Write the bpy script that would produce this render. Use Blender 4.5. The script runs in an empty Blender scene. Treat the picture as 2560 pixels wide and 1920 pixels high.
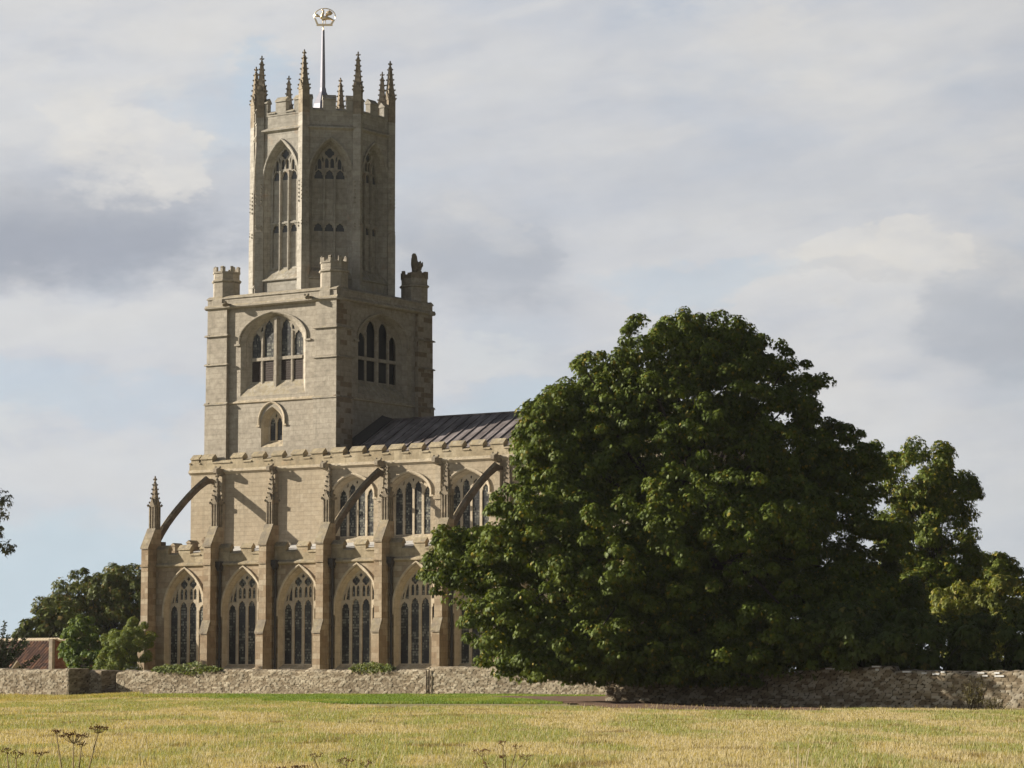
import bpy, bmesh, math, random
import numpy as np
from mathutils import Matrix, Vector, noise as mnoise
R = math.radians
SC = bpy.context.scene
COL = SC.collection
random.seed(7); RNG = np.random.default_rng(7)

# ------------------------------------------------------------------ camera, light, sky
F_PX, PSI, PIT = 7297.545, R(33.904), R(5.733)
CAM = np.array([111.902, -133.433, 1.6])
RV = np.array([math.cos(PSI), math.sin(PSI), 0.0])          # view right (horizontal)
FV = np.array([-math.sin(PSI), math.cos(PSI), 0.0])         # view forward (horizontal)
cd = bpy.data.cameras.new('camera'); cam = bpy.data.objects.new('camera', cd); COL.objects.link(cam)
cd.sensor_fit = 'HORIZONTAL'; cd.sensor_width = 36.0; cd.lens = 36.0 * F_PX / 2560.0
cd.clip_start = 0.5; cd.clip_end = 9000
cam.location = CAM; cam.rotation_euler = (math.pi / 2 + PIT, 0, PSI)
SC.camera = cam
SC.view_settings.view_transform = 'Standard'; SC.view_settings.look = 'None'
SC.view_settings.exposure = 1.1; SC.view_settings.gamma = 1.0
EXPO = 2 ** 1.1
SUN_EL, SUN_AZ = R(20.0), math.atan2(-0.925, -0.378)        # azimuth measured from +Y towards +X
sun_dir = Vector((math.sin(SUN_AZ) * math.cos(SUN_EL), math.cos(SUN_AZ) * math.cos(SUN_EL), math.sin(SUN_EL)))
sl = bpy.data.lights.new('sun', 'SUN'); sun = bpy.data.objects.new('sun', sl); COL.objects.link(sun)
sl.energy = 5.0; sl.angle = R(0.6); sl.color = (1.0, 0.905, 0.765)
sun.rotation_euler = sun_dir.to_track_quat('Z', 'Y').to_euler()
sun.location = (-60, -20, 60)

class NT:
    """small helper for writing node trees"""
    def __init__(s, tree): s.t = tree; s.n = tree.nodes; s.l = tree.links
    def put(s, sock, v):
        if hasattr(v, 'links') or isinstance(v, bpy.types.NodeSocket): s.l.new(v, sock)
        elif v is not None: sock.default_value = v
    def node(s, typ, **kw):
        n = s.n.new(typ)
        for k, v in kw.items(): setattr(n, k, v)
        return n
    def math(s, op, a, b=None, c=None, clamp=False):
        n = s.node('ShaderNodeMath', operation=op, use_clamp=clamp)
        for i, v in enumerate((a, b, c)):
            if v is not None: s.put(n.inputs[i], v)
        return n.outputs[0]
    def vec(s, op, a, b=None, out=0):
        n = s.node('ShaderNodeVectorMath', operation=op)
        s.put(n.inputs[0], a)
        if b is not None:
            s.put(n.inputs[3] if op == 'SCALE' else n.inputs[1], b)
        return n.outputs[1] if op in ('DOT_PRODUCT', 'LENGTH') else n.outputs[0]
    def comb(s, x, y, z):
        n = s.node('ShaderNodeCombineXYZ')
        for i, v in enumerate((x, y, z)): s.put(n.inputs[i], v)
        return n.outputs[0]
    def sep(s, v):
        n = s.node('ShaderNodeSeparateXYZ'); s.put(n.inputs[0], v); return n.outputs
    def noise(s, v, scale, detail=3, rough=0.55, dist=0.0, out='Fac'):
        n = s.node('ShaderNodeTexNoise'); s.put(n.inputs['Vector'], v)
        n.inputs['Scale'].default_value = scale; n.inputs['Detail'].default_value = detail
        n.inputs['Roughness'].default_value = rough; n.inputs['Distortion'].default_value = dist
        return n.outputs[out]
    def mix(s, f, a, b, blend='MIX'):
        n = s.node('ShaderNodeMix', data_type='RGBA', blend_type=blend)
        s.put(n.inputs[0], f)
        for i, v in ((6, a), (7, b)):
            if isinstance(v, tuple) and len(v) == 3: v = (*v, 1.0)
            s.put(n.inputs[i], v)
        return n.outputs[2]
    def ramp(s, f, *stops):
        n = s.node('ShaderNodeValToRGB'); s.put(n.inputs[0], f); e = n.color_ramp.elements
        while len(e) < len(stops): e.new(0.5)
        for el, (p, c) in zip(e, stops):
            el.position = p
            el.color = (c, c, c, 1) if not isinstance(c, tuple) else (*c, 1)
        return n.outputs[0]
    def sstep(s, v, a, b):
        n = s.node('ShaderNodeMapRange', interpolation_type='SMOOTHSTEP')
        s.put(n.inputs[0], v); n.inputs[1].default_value = a; n.inputs[2].default_value = b
        return n.outputs[0]

def srgb(r, g, b):
    return tuple(((c / 255 + 0.055) / 1.055) ** 2.4 if c / 255 > 0.04045 else c / 255 / 12.92 for c in (r, g, b))

SKY_STRENGTH = 0.10
def build_world():
    w = bpy.data.worlds.new('World'); SC.world = w; w.use_nodes = True
    T = NT(w.node_tree); T.n.clear()
    out = T.node('ShaderNodeOutputWorld'); bg = T.node('ShaderNodeBackground')
    T.l.new(bg.outputs[0], out.inputs[0]); bg.inputs[1].default_value = SKY_STRENGTH
    sky = T.node('ShaderNodeTexSky', sky_type='NISHITA', sun_disc=False)
    sky.sun_elevation = SUN_EL; sky.sun_rotation = SUN_AZ; sky.air_density = 1.0; sky.dust_density = 1.2
    d = T.node('ShaderNodeTexCoord').outputs['Generated']
    x = T.vec('DOT_PRODUCT', d, tuple(RV)); y = T.vec('DOT_PRODUCT', d, tuple(FV)); z = T.sep(d)[2]
    k = 1.0 / (SKY_STRENGTH * EXPO)
    c = lambda *a: tuple(v * k for v in srgb(*a))
    flat = T.comb(x, y, T.math('MULTIPLY', z, 2.0))
    tilt = T.comb(T.math('ADD', x, T.math('MULTIPLY', z, 0.9)), y, T.math('SUBTRACT', T.math('MULTIPLY', z, 3.6), T.math('MULTIPLY', x, 0.8)))
    wob = T.math('SUBTRACT', T.noise(flat, 16, 8, 0.62), 0.5)
    wob2 = T.math('SUBTRACT', T.noise(T.vec('ADD', flat, (3.1, 1.7, 0.4)), 20, 8, 0.64), 0.5)
    wx = T.math('ADD', x, T.math('MULTIPLY', wob, 0.10)); wz = T.math('ADD', z, T.math('MULTIPLY', wob2, 0.065))
    def blob(u, v, ru, rv, lo=0.0, hi=1.0):
        cx, cz = (u - 1280) / F_PX, (1692 - v) / F_PX
        ax = T.math('MULTIPLY', T.math('SUBTRACT', wx, cx), F_PX / ru)
        az = T.math('MULTIPLY', T.math('SUBTRACT', wz, cz), F_PX / rv)
        q = T.math('SUBTRACT', 1.0, T.math('ADD', T.math('MULTIPLY', ax, ax), T.math('MULTIPLY', az, az)))
        return T.math('MULTIPLY', T.sstep(q, lo, hi), T.math('GREATER_THAN', y, 0.0))
    n1 = T.noise(tilt, 7.0, 6, 0.52, 0.2)
    n2 = T.noise(T.vec('ADD', tilt, (5.3, 2.2, 8.1)), 16, 7, 0.56, 0.3)
    n3 = T.noise(T.vec('ADD', flat, (1.3, 7.2, 2.1)), 24, 8, 0.6)
    base = T.ramp(n1, (0.30, c(188, 193, 203)), (0.46, c(201, 204, 210)), (0.60, c(211, 212, 214)), (0.76, c(222, 220, 217)))
    base = T.mix(T.math('MULTIPLY', T.sstep(n2, 0.50, 0.74), 0.5), base, c(221, 219, 216))
    base = T.mix(T.math('MULTIPLY', T.sstep(n2, 0.48, 0.28), 0.45), base, c(187, 193, 204))
    low = T.sstep(z, 0.112, 0.015)
    base = T.mix(T.math('MULTIPLY', low, 0.55), base, c(200, 208, 215))
    # blue openings
    for b in (blob(150, 1010, 620, 90), blob(1300, 1000, 360, 90), blob(640, 330, 200, 200), blob(1800, 730, 360, 60), blob(640, 215, 110, 60)):
        base = T.mix(T.math('MULTIPLY', b, 0.42), base, c(186, 203, 218))
    base = T.mix(T.math('MULTIPLY', blob(100, 1480, 900, 220), 0.85), base, c(192, 208, 218))
    for b in (blob(230, 1190, 460, 100), blob(150, 830, 460, 90), blob(1150, 880, 380, 70)):
        base = T.mix(T.math('MULTIPLY', b, 0.65), base, c(211, 212, 213))
    # flat-bottomed grey cloud banks, soft above
    def bank(u0, u1, vbot, h, soft_u, amt, col):
        zb = (1692 - vbot) / F_PX
        q = T.math('SUBTRACT', T.math('ADD', z, T.math('MULTIPLY', wob2, 0.035)), zb)
        m = T.math('MULTIPLY', T.sstep(q, -0.006, 0.009), T.sstep(q, h / F_PX, 0.25 * h / F_PX))
        m = T.math('MULTIPLY', m, T.sstep(wx, (u0 - soft_u - 1280) / F_PX, (u0 + soft_u - 1280) / F_PX))
        m = T.math('MULTIPLY', m, T.sstep(wx, (u1 + soft_u - 1280) / F_PX, (u1 - soft_u - 1280) / F_PX))
        m = T.math('MULTIPLY', T.math('MULTIPLY', m, T.math('GREATER_THAN', y, 0.0)), amt)
        return T.mix(m, base, col)
    base = bank(-700, 510, 735, 380, 110, 0.92, c(162, 168, 179))
    base = bank(-700, 330, 725, 220, 160, 0.4, c(160, 166, 178))
    base = bank(960, 1390, 775, 340, 120, 0.75, c(172, 178, 188))
    base = bank(2360, 3200, 960, 420, 120, 0.55, c(174, 181, 190))
    base = bank(1450, 2300, 560, 260, 250, 0.35, c(184, 190, 200))
    # lit heads of the heaped cloud
    for b, s_ in ((blob(2500, 770, 190, 220, 0.0, 0.7), 0.34), (blob(2140, 730, 180, 60, 0.0, 0.5), 0.35), (blob(1320, 640, 90, 80, 0.0, 0.5), 0.35), (blob(600, 520, 130, 100, 0.0, 0.5), 0.3)):
        base = T.mix(T.math('MULTIPLY', b, s_), base, c(180, 185, 194))
    for b, s_ in ((blob(420, 410, 120, 120, 0.0, 0.35), 0.55), (blob(300, 370, 110, 70, 0.0, 0.4), 0.4), (blob(2310, 640, 150, 100, 0.0, 0.4), 0.85), (blob(2080, 640, 190, 75, 0.0, 0.5), 0.75), (blob(390, 400, 220, 150), 0.6), (blob(290, 470, 160, 90), 0.5), (blob(2350, 660, 260, 150), 0.75), (blob(2130, 720, 280, 90), 0.5), (blob(1950, 150, 520, 120), 0.5), (blob(1240, 600, 80, 90), 0.35), (blob(600, 80, 800, 130), 0.4), (blob(2200, 930, 300, 60), 0.3)):
        f = T.math('MULTIPLY', b, T.ramp(n3, (0.38, 0.35), (0.60, 1.0)))
        base = T.mix(T.math('MULTIPLY', f, s_), base, c(224, 221, 216))
    soft = T.noise(flat, 60, 5, 0.55)
    base = T.mix(1.0, base, T.ramp(soft, (0.3, 0.945), (0.7, 0.99)), 'MULTIPLY')
    thin = T.math('MULTIPLY', T.sstep(n1, 0.50, 0.30), 0.10)
    col = T.mix(thin, base, sky.outputs[0])
    up = T.sstep(z, 0.30, 0.75)                                  # overhead the cloud breaks up and the blue sky shows
    col = T.mix(T.math('MULTIPLY', up, 0.7), col, sky.outputs[0])
    col = T.mix(1.0, col, T.ramp(z, (0.27, 1.0), (0.50, 0.42)), 'MULTIPLY')  # overhead sky dimmed to weaken the fill on shaded faces
    # evening: cloud away from the sun is darker, deepened to cut the fill light
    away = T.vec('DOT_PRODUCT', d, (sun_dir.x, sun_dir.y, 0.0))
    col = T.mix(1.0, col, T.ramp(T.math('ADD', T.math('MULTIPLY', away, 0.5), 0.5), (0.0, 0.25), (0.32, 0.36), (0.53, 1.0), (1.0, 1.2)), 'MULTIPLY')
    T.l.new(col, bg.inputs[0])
build_world()

# ------------------------------------------------------------------ materials
def new_mat(name):
    m = bpy.data.materials.new(name); m.use_nodes = True
    T = NT(m.node_tree); return m, T, T.n['Principled BSDF']

def stone(name, c1, c2, c3, row=0.30, wid=0.62, vary=0.75, dark=0.30, lichen=0.8, rust=0.0, patch=0.0):
    """coursed limestone: blocks of three tones, weather streaks, grey lichen on slopes that face up"""
    m, T, B = new_mat(name)
    g = T.node('ShaderNodeNewGeometry'); P, N = g.outputs['Position'], g.outputs['True Normal']
    tan = T.vec('NORMALIZE', T.vec('CROSS_PRODUCT', (0, 0, 1), N)); pz = T.sep(P)[2]
    uv = T.comb(T.vec('DOT_PRODUCT', tan, P), pz, 0.0)
    br = T.node('ShaderNodeTexBrick'); T.put(br.inputs['Vector'], uv)
    br.inputs['Color1'].default_value = (0, 0, 0, 1); br.inputs['Color2'].default_value = (1, 1, 1, 1)
    br.inputs['Mortar'].default_value = (0.42, 0.42, 0.42, 1); br.inputs['Scale'].default_value = 1.0
    br.inputs['Mortar Size'].default_value = 0.012; br.inputs['Mortar Smooth'].default_value = 0.3
    br.inputs['Brick Width'].default_value = wid; br.inputs['Row Height'].default_value = row
    tone = br.outputs['Color']
    big = T.noise(P, 0.35, 4, 0.6)
    f = T.math('ADD', T.math('MULTIPLY', tone, vary), T.math('MULTIPLY', T.math('SUBTRACT', big, 0.5), 1.3))
    col = T.ramp(f, (0.05, c1), (0.45, c2), (0.9, c3))
    if patch:                                                    # odd darker ironstone blocks
        sel = T.sstep(T.math('ADD', tone, T.math('MULTIPLY', T.noise(P, 0.5, 2), 0.8)), 1.12 - patch * 0.3, 1.2 - patch * 0.3)
        col = T.mix(T.math('MULTIPLY', sel, 0.75), col, (0.17, 0.115, 0.07))
    mo = T.noise(P, 3.2, 6, 0.65)
    col = T.mix(1.0, col, T.ramp(mo, (0.28, 1.0 - dark), (0.62, 1.06)), 'MULTIPLY')
    st = T.noise(T.vec('MULTIPLY', P, (2.6, 2.6, 0.22)), 1.0, 5, 0.6)
    col = T.mix(T.math('MULTIPLY', T.sstep(st, 0.54, 0.76), 0.58), col, tuple(v * 0.52 for v in c2))
    grime = T.math('MULTIPLY', br.outputs['Fac'], 0.28)
    col = T.mix(grime, col, tuple(v * 0.5 for v in c1))
    if rust:
        rn = T.sstep(T.noise(P, 0.8, 4, 0.6), 0.60, 0.72)
        col = T.mix(T.math('MULTIPLY', rn, rust), col, (0.34, 0.16, 0.055))
    nz = T.sep(N)[2]; sp = T.noise(P, 5.0, 5, 0.7)
    lf = T.math('MULTIPLY', T.sstep(nz, 0.15, 0.45), T.sstep(sp, 0.30, 0.62))
    lc = T.ramp(T.noise(P, 1.7, 3, 0.6), (0.40, (0.18, 0.16, 0.125)), (0.58, (0.28, 0.235, 0.145)), (0.72, (0.36, 0.34, 0.28)))
    col = T.mix(T.math('MULTIPLY', lf, lichen), col, lc)
    T.put(B.inputs['Base Color'], col); B.inputs['Roughness'].default_value = 0.92
    B.inputs['Specular IOR Level'].default_value = 0.15
    h = T.math('SUBTRACT', T.math('ADD', T.noise(P, 9, 6, 0.7), T.math('MULTIPLY', tone, 0.25)), T.math('MULTIPLY', br.outputs['Fac'], 0.7))
    bp = T.node('ShaderNodeBump'); T.put(bp.inputs['Height'], h)
    bp.inputs['Strength'].default_value = 0.55; bp.inputs['Distance'].default_value = 0.05
    T.l.new(bp.outputs[0], B.inputs['Normal'])
    return m

def plain(name, col, rough=0.8, metal=0.0, vary=0.25, scale=4.0, spec=0.3, bump=0.3):
    m, T, B = new_mat(name)
    P = T.node('ShaderNodeNewGeometry').outputs['Position']
    n = T.noise(P, scale, 5, 0.6)
    T.put(B.inputs['Base Color'], T.mix(n, tuple(v * (1 - vary) for v in col), tuple(min(1, v * (1 + vary)) for v in col)))
    B.inputs['Roughness'].default_value = rough; B.inputs['Metallic'].default_value = metal
    B.inputs['Specular IOR Level'].default_value = spec
    if bump:
        bp = T.node('ShaderNodeBump'); T.put(bp.inputs['Height'], T.noise(P, scale * 4, 4, 0.6))
        bp.inputs['Strength'].default_value = bump; bp.inputs['Distance'].default_value = 0.02
        T.l.new(bp.outputs[0], B.inputs['Normal'])
    return m

def leaded_glass(name, light=0.5, cw=0.115, ch=0.155):
    """dark church glass in lead cames: each quarry its own tone and a slight tilt"""
    m, T, B = new_mat(name)
    g = T.node('ShaderNodeNewGeometry'); P, N = g.outputs['Position'], g.outputs['True Normal']
    tan = T.vec('NORMALIZE', T.vec('CROSS_PRODUCT', (0, 0, 1), N))
    u = T.vec('DOT_PRODUCT', tan, P); v = T.sep(P)[2]
    cell = T.node('ShaderNodeTexWhiteNoise', noise_dimensions='2D')
    T.put(cell.inputs['Vector'], T.comb(T.math('FLOOR', T.math('DIVIDE', u, cw)), T.math('FLOOR', T.math('DIVIDE', v, ch)), 0))
    fu = T.math('ABSOLUTE', T.math('SUBTRACT', T.math('FRACT', T.math('DIVIDE', u, cw)), 0.5))
    fv = T.math('ABSOLUTE', T.math('SUBTRACT', T.math('FRACT', T.math('DIVIDE', v, ch)), 0.5))
    bar = T.math('ABSOLUTE', T.math('SUBTRACT', T.math('FRACT', T.math('DIVIDE', v, 0.62)), 0.5))
    came = T.math('MAXIMUM', T.math('GREATER_THAN', T.math('MAXIMUM', fu, fv), 0.40), T.math('GREATER_THAN', bar, 0.44))
    patch = T.sstep(T.noise(P, 0.9, 3, 0.6), 0.36, 0.62)
    lit = T.math('MULTIPLY', T.math('MULTIPLY', T.math('POWER', cell.outputs['Value'], 1.6), patch), light)
    col = T.mix(lit, (0.010, 0.011, 0.012), (0.20, 0.20, 0.16))
    col = T.mix(came, col, (0.022, 0.022, 0.022))
    T.put(B.inputs['Base Color'], col)
    B.inputs['Roughness'].default_value = 0.35; B.inputs['Specular IOR Level'].default_value = 0.25
    bp = T.node('ShaderNodeBump'); T.put(bp.inputs['Height'], cell.outputs['Value'])
    bp.inputs['Strength'].default_value = 0.25; bp.inputs['Distance'].default_value = 0.02
    T.l.new(bp.outputs[0], B.inputs['Normal'])
    return m

def attr_mat(name, rough=0.6, trans=0.25, spec=0.35, back=None):
    """leaf or blade: colour of each leaf from the mesh, with some light passing through"""
    m, T, B = new_mat(name)
    a = T.node('ShaderNodeAttribute'); a.attribute_name = 'Col'
    T.put(B.inputs['Base Color'], a.outputs['Color'])
    B.inputs['Roughness'].default_value = rough; B.inputs['Specular IOR Level'].default_value = spec
    if trans:
        tr = T.node('ShaderNodeBsdfTranslucent')
        T.put(tr.inputs['Color'], T.mix(1.0, a.outputs['Color'], (1.5, 1.35, 0.5), 'MULTIPLY'))
        mx = T.node('ShaderNodeMixShader'); mx.inputs[0].default_value = trans
        T.l.new(B.outputs[0], mx.inputs[1]); T.l.new(tr.outputs[0], mx.inputs[2])
        T.l.new(mx.outputs[0], T.n['Material Output'].inputs['Surface'])
    return m

M = {}
M['nave'] = stone('warm_limestone', (0.345, 0.288, 0.208), (0.40, 0.343, 0.257), (0.44, 0.386, 0.298), row=0.27, wid=0.58, vary=0.30, dark=0.20)
M['aisle'] = stone('aisle_limestone', (0.27, 0.20, 0.13), (0.375, 0.305, 0.215), (0.45, 0.39, 0.295), row=0.33, wid=0.7, vary=0.55, dark=0.25)
M['tower'] = stone('grey_limestone', (0.335, 0.30, 0.245), (0.41, 0.370, 0.306), (0.45, 0.413, 0.352), row=0.32, wid=0.7, vary=0.32, dark=0.32)
M['tower_east'] = stone('mixed_limestone', (0.32, 0.28, 0.222), (0.385, 0.342, 0.278), (0.42, 0.38, 0.318), row=0.32, wid=0.7, vary=0.34, dark=0.26, patch=0.36)
M['lantern'] = stone('weathered_limestone', (0.325, 0.303, 0.260), (0.40, 0.376, 0.328), (0.45, 0.426, 0.38), row=0.34, wid=0.75, vary=0.4, dark=0.28, rust=0.25)
M['trim'] = stone('dressed_limestone', (0.43, 0.365, 0.27), (0.50, 0.435, 0.33), (0.56, 0.50, 0.39), row=0.5, wid=1.1, vary=0.3, dark=0.22)
M['pinnacle'] = stone('mossy_limestone', (0.235, 0.195, 0.145), (0.315, 0.27, 0.205), (0.39, 0.345, 0.275), row=0.45, wid=0.9, vary=0.4, dark=0.40, rust=0.16)
M['flyer'] = stone('shade_darkened_limestone', (0.11, 0.085, 0.064), (0.155, 0.122, 0.094), (0.22, 0.18, 0.14), row=0.4, wid=0.5, vary=0.5, dark=0.35)  # limestone darkened so its colour carries the shade on the flyers' east side
M['coping'] = stone('lichened_coping', (0.31, 0.255, 0.17), (0.385, 0.325, 0.225), (0.44, 0.38, 0.28), row=0.6, wid=0.9, vary=0.5, dark=0.35, lichen=0.9, rust=0.25)
M['glass'] = leaded_glass('leaded_glass', 1.6)
M['glass_tower'] = leaded_glass('old_leaded_glass', 1.0, 0.10, 0.19)
M['unlit_void'] = plain('dark_opening', (0.012, 0.012, 0.014), 0.5, vary=0.3, spec=0.25, bump=0)  # dark sheet standing for the unlit interior behind unglazed openings
M['lantern_infill'] = plain('grey_infill', (0.085, 0.092, 0.108), 0.6, vary=0.2, spec=0.3, bump=0)  # flat blue-grey sheet filling the lantern openings
M['louvre'] = plain('brown_boards', (0.038, 0.027, 0.022), 0.8, vary=0.3)
M['lead_roof'] = None
M['lead_dark'] = plain('lead_pipe', (0.050, 0.047, 0.047), 0.55, vary=0.3)
M['steel'] = plain('pale_lead', (0.30, 0.30, 0.345), 0.45, metal=0.5, vary=0.1, bump=0.05)
M['gold'] = plain('gilded_copper', (0.90, 0.72, 0.46), 0.34, metal=0.8, vary=0.12, bump=0.05)
M['bark'] = plain('bark', (0.045, 0.034, 0.025), 0.95, vary=0.4, scale=8)
M['brick'] = stone('red_brick', (0.12, 0.05, 0.03), (0.19, 0.085, 0.05), (0.26, 0.13, 0.085), row=0.075, wid=0.22, vary=0.8, lichen=0.3)
M['cream'] = plain('cream_stone', (0.46, 0.385, 0.275), 0.85, vary=0.2)
M['leaf'] = attr_mat('tree_leaves', 0.55, 0.17, 0.12)
M['leaf_soft'] = attr_mat('soft_leaves', 0.6, 0.30, 0.3)
M['grass'] = attr_mat('grass_blades', 0.75, 0.30, 0.2)
M['stalk'] = attr_mat('dry_stalks', 0.8, 0.0, 0.2)
def lead_roof_mat():
    m, T, B = new_mat('lead_roof')
    P = T.node('ShaderNodeNewGeometry').outputs['Position']
    n = T.noise(T.vec('MULTIPLY', P, (1.2, 0.35, 0.35)), 1.0, 5, 0.6); n2 = T.noise(P, 2.5, 5, 0.65)
    col = T.ramp(n, (0.32, (0.085, 0.073, 0.072)), (0.47, (0.135, 0.117, 0.115)), (0.62, (0.235, 0.21, 0.208)))
    col = T.mix(1.0, col, T.ramp(n2, (0.3, 0.72), (0.7, 1.15)), 'MULTIPLY')
    T.put(B.inputs['Base Color'], col); B.inputs['Roughness'].default_value = 0.7; B.inputs['Specular IOR Level'].default_value = 0.2
    return m
M['lead_roof'] = lead_roof_mat()
M['lead_light'] = plain('weathered_lead', (0.46, 0.45, 0.43), 0.6, vary=0.35, scale=1.5)
def pantile_mat():
    m, T, B = new_mat('clay_pantiles')
    P = T.node('ShaderNodeNewGeometry').outputs['Position']; s = T.sep(P)
    cell = T.node('ShaderNodeTexWhiteNoise', noise_dimensions='2D')
    T.put(cell.inputs['Vector'], T.comb(T.math('FLOOR', T.math('DIVIDE', s[0], 0.24)), T.math('FLOOR', T.math('DIVIDE', s[2], 0.21)), 0))
    col = T.ramp(cell.outputs['Value'], (0.1, (0.070, 0.036, 0.024)), (0.6, (0.112, 0.055, 0.034)), (0.97, (0.23, 0.115, 0.058)))
    col = T.mix(T.sstep(T.noise(P, 1.2, 4, 0.6), 0.5, 0.7), col, (0.09, 0.055, 0.04))
    T.put(B.inputs['Base Color'], col); B.inputs['Roughness'].default_value = 0.85
    return m
M['pantile'] = pantile_mat()

# ------------------------------------------------------------------ object helpers
def tag(o, label=None, cat=None, group=None, kind=None):
    if label: o['label'] = label
    if cat: o['category'] = cat
    if group: o['group'] = group
    if kind: o['kind'] = kind
    return o
def wloc(o):
    p = Vector(o['_w']) if '_w' in o else Vector(o.location)
    return p
WORLD = {}
def adopt(o, parent, w):
    WORLD[o.name] = Vector(w)
    if parent is not None:
        o.parent = parent
        o.matrix_parent_inverse = Matrix.Translation(-WORLD[parent.name])
def empty(name, loc, label=None, cat=None, group=None):
    o = bpy.data.objects.new(name, None); COL.objects.link(o); o.location = loc
    o.empty_display_size = 0.5; WORLD[o.name] = Vector(loc)
    return tag(o, label, cat, group)
class MB:
    def __init__(s): s.v = []; s.f = []
    def add(s, vs, fs):
        b = len(s.v); s.v.extend(tuple(map(float, p)) for p in vs); s.f.extend(tuple(i + b for i in f) for f in fs)
    def quad(s, a, b, c, d): s.add((a, b, c, d), ((0, 1, 2, 3),))
    def hexa(s, p):   # 8 points: bottom loop 0-3, top loop 4-7
        s.add(p, ((3, 2, 1, 0), (4, 5, 6, 7), (0, 1, 5, 4), (1, 2, 6, 5), (2, 3, 7, 6), (3, 0, 4, 7)))
    def box(s, x0, x1, y0, y1, z0, z1):
        s.hexa([(x0, y0, z0), (x1, y0, z0), (x1, y1, z0), (x0, y1, z0), (x0, y0, z1), (x1, y0, z1), (x1, y1, z1), (x0, y1, z1)])
    def loft(s, loops, cap=True, closed=True):
        b = len(s.v); n = len(loops[0])
        for lp in loops: s.v.extend(tuple(map(float, p)) for p in lp)
        for i in range(len(loops) - 1):
            for j in range(n if closed else n - 1):
                k = (j + 1) % n
                s.f.append((b + i * n + j, b + i * n + k, b + (i + 1) * n + k, b + (i + 1) * n + j))
        if cap:
            s.f.append(tuple(b + j for j in range(n))[::-1]); m = b + (len(loops) - 1) * n
            s.f.append(tuple(m + j for j in range(n)))
    def tube(s, pts, rads, n=7):
        loops = []
        pts = [Vector(p) for p in pts]
        for i, p in enumerate(pts):
            t = (pts[min(i + 1, len(pts) - 1)] - pts[max(i - 1, 0)]).normalized()
            a = t.cross(Vector((0.31, 0.95, 0.1))).normalized(); b = t.cross(a)
            loops.append([p + (a * math.cos(q) + b * math.sin(q)) * rads[i] for q in (2 * math.pi * k / n for k in range(n))])
        s.loft(loops)
    def blob(s, c, r, seg=8, rings=6, jit=0.0):
        cx, cy, cz = c; rx, ry, rz = r if hasattr(r, '__len__') else (r, r, r); loops = []
        for i in range(1, rings):
            th = math.pi * i / rings
            loops.append([(cx + rx * math.sin(th) * math.cos(2 * math.pi * k / seg) * (1 + random.uniform(-jit, jit)), cy + ry * math.sin(th) * math.sin(2 * math.pi * k / seg) * (1 + random.uniform(-jit, jit)), cz - rz * math.cos(th)) for k in range(seg)])
        s.loft(loops)
    def octa(s, c, r):
        x, y, z = c
        s.add([(x + r, y, z), (x, y + r, z), (x - r, y, z), (x, y - r, z), (x, y, z + r), (x, y, z - r)],
              ((0, 1, 4), (1, 2, 4), (2, 3, 4), (3, 0, 4), (1, 0, 5), (2, 1, 5), (3, 2, 5), (0, 3, 5)))
    def build(s, name, mat, parent=None, label=None, origin=None, smooth=False):
        vs = np.array(s.v, float)
        if origin is None: origin = ((vs[:, 0].min() + vs[:, 0].max()) / 2, (vs[:, 1].min() + vs[:, 1].max()) / 2, vs[:, 2].min())
        me = bpy.data.meshes.new(name)
        me.from_pydata((vs - np.array(origin)).tolist(), [], s.f)
        me.materials.append(mat if not isinstance(mat, str) else M[mat])
        bm = bmesh.new(); bm.from_mesh(me); bmesh.ops.recalc_face_normals(bm, faces=bm.faces); bm.to_mesh(me); bm.free()
        if smooth: me.polygons.foreach_set('use_smooth', [True] * len(me.polygons))
        me.update()
        o = bpy.data.objects.new(name, me); COL.objects.link(o); o.location = origin
        adopt(o, parent, origin)
        if label: o['label'] = label
        return o
def copy_tree(o, parent=None, dx=Vector((0, 0, 0)), top=True):
    c = o.copy(); COL.objects.link(c)
    WORLD[c.name] = WORLD[o.name] + dx
    if parent is not None:
        c.parent = parent; c.matrix_parent_inverse = o.matrix_parent_inverse.copy()
    if top: c.location = Vector(c.location) + dx
    for ch in o.children: copy_tree(ch, c, dx, False)
    return c

class FR:
    """wall frame: a runs right along the wall seen from outside, d runs inwards"""
    def __init__(s, o, t): s.o = Vector(o); s.t = Vector(t).normalized(); s.n = s.t.cross(Vector((0, 0, 1)))
    def p(s, a, z, d=0.0):
        q = s.o + s.t * a - s.n * d; return (q.x, q.y, z)
    def box(s, mb, a0, a1, z0, z1, d0, d1):
        mb.hexa([s.p(a0, z0, d0), s.p(a1, z0, d0), s.p(a1, z0, d1), s.p(a0, z0, d1), s.p(a0, z1, d0), s.p(a1, z1, d0), s.p(a1, z1, d1), s.p(a0, z1, d1)])
    def prism(s, mb, prof, a0, a1):      # prof: list of (d, z)
        mb.loft([[s.p(a0, z, d) for d, z in prof], [s.p(a1, z, d) for d, z in prof]])

def pointed(a, zs, h, n=9):
    """two-centred arch from (-a,zs) over the apex to (a,zs)"""
    r = (a * a + h * h) / (2 * a); L = []
    for i in range(n + 1):
        x = -a + a * (1 - math.cos(math.pi / 2 * i / n)); L.append((x, zs + math.sqrt(max(0, r * r - (x - (r - a)) ** 2))))
    return L + [(-x, z) for x, z in L[-2::-1]]
def flat_arch(a, zs, h, n=10):
    L = []
    for i in range(n + 1):
        t = math.cos(math.pi / 2 * i / n); L.append((-a * t, zs + h * (0.80 * math.sqrt(1 - t * t) + 0.20 * (1 - t))))
    return L + [(-x, z) for x, z in L[-2::-1]]

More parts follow.
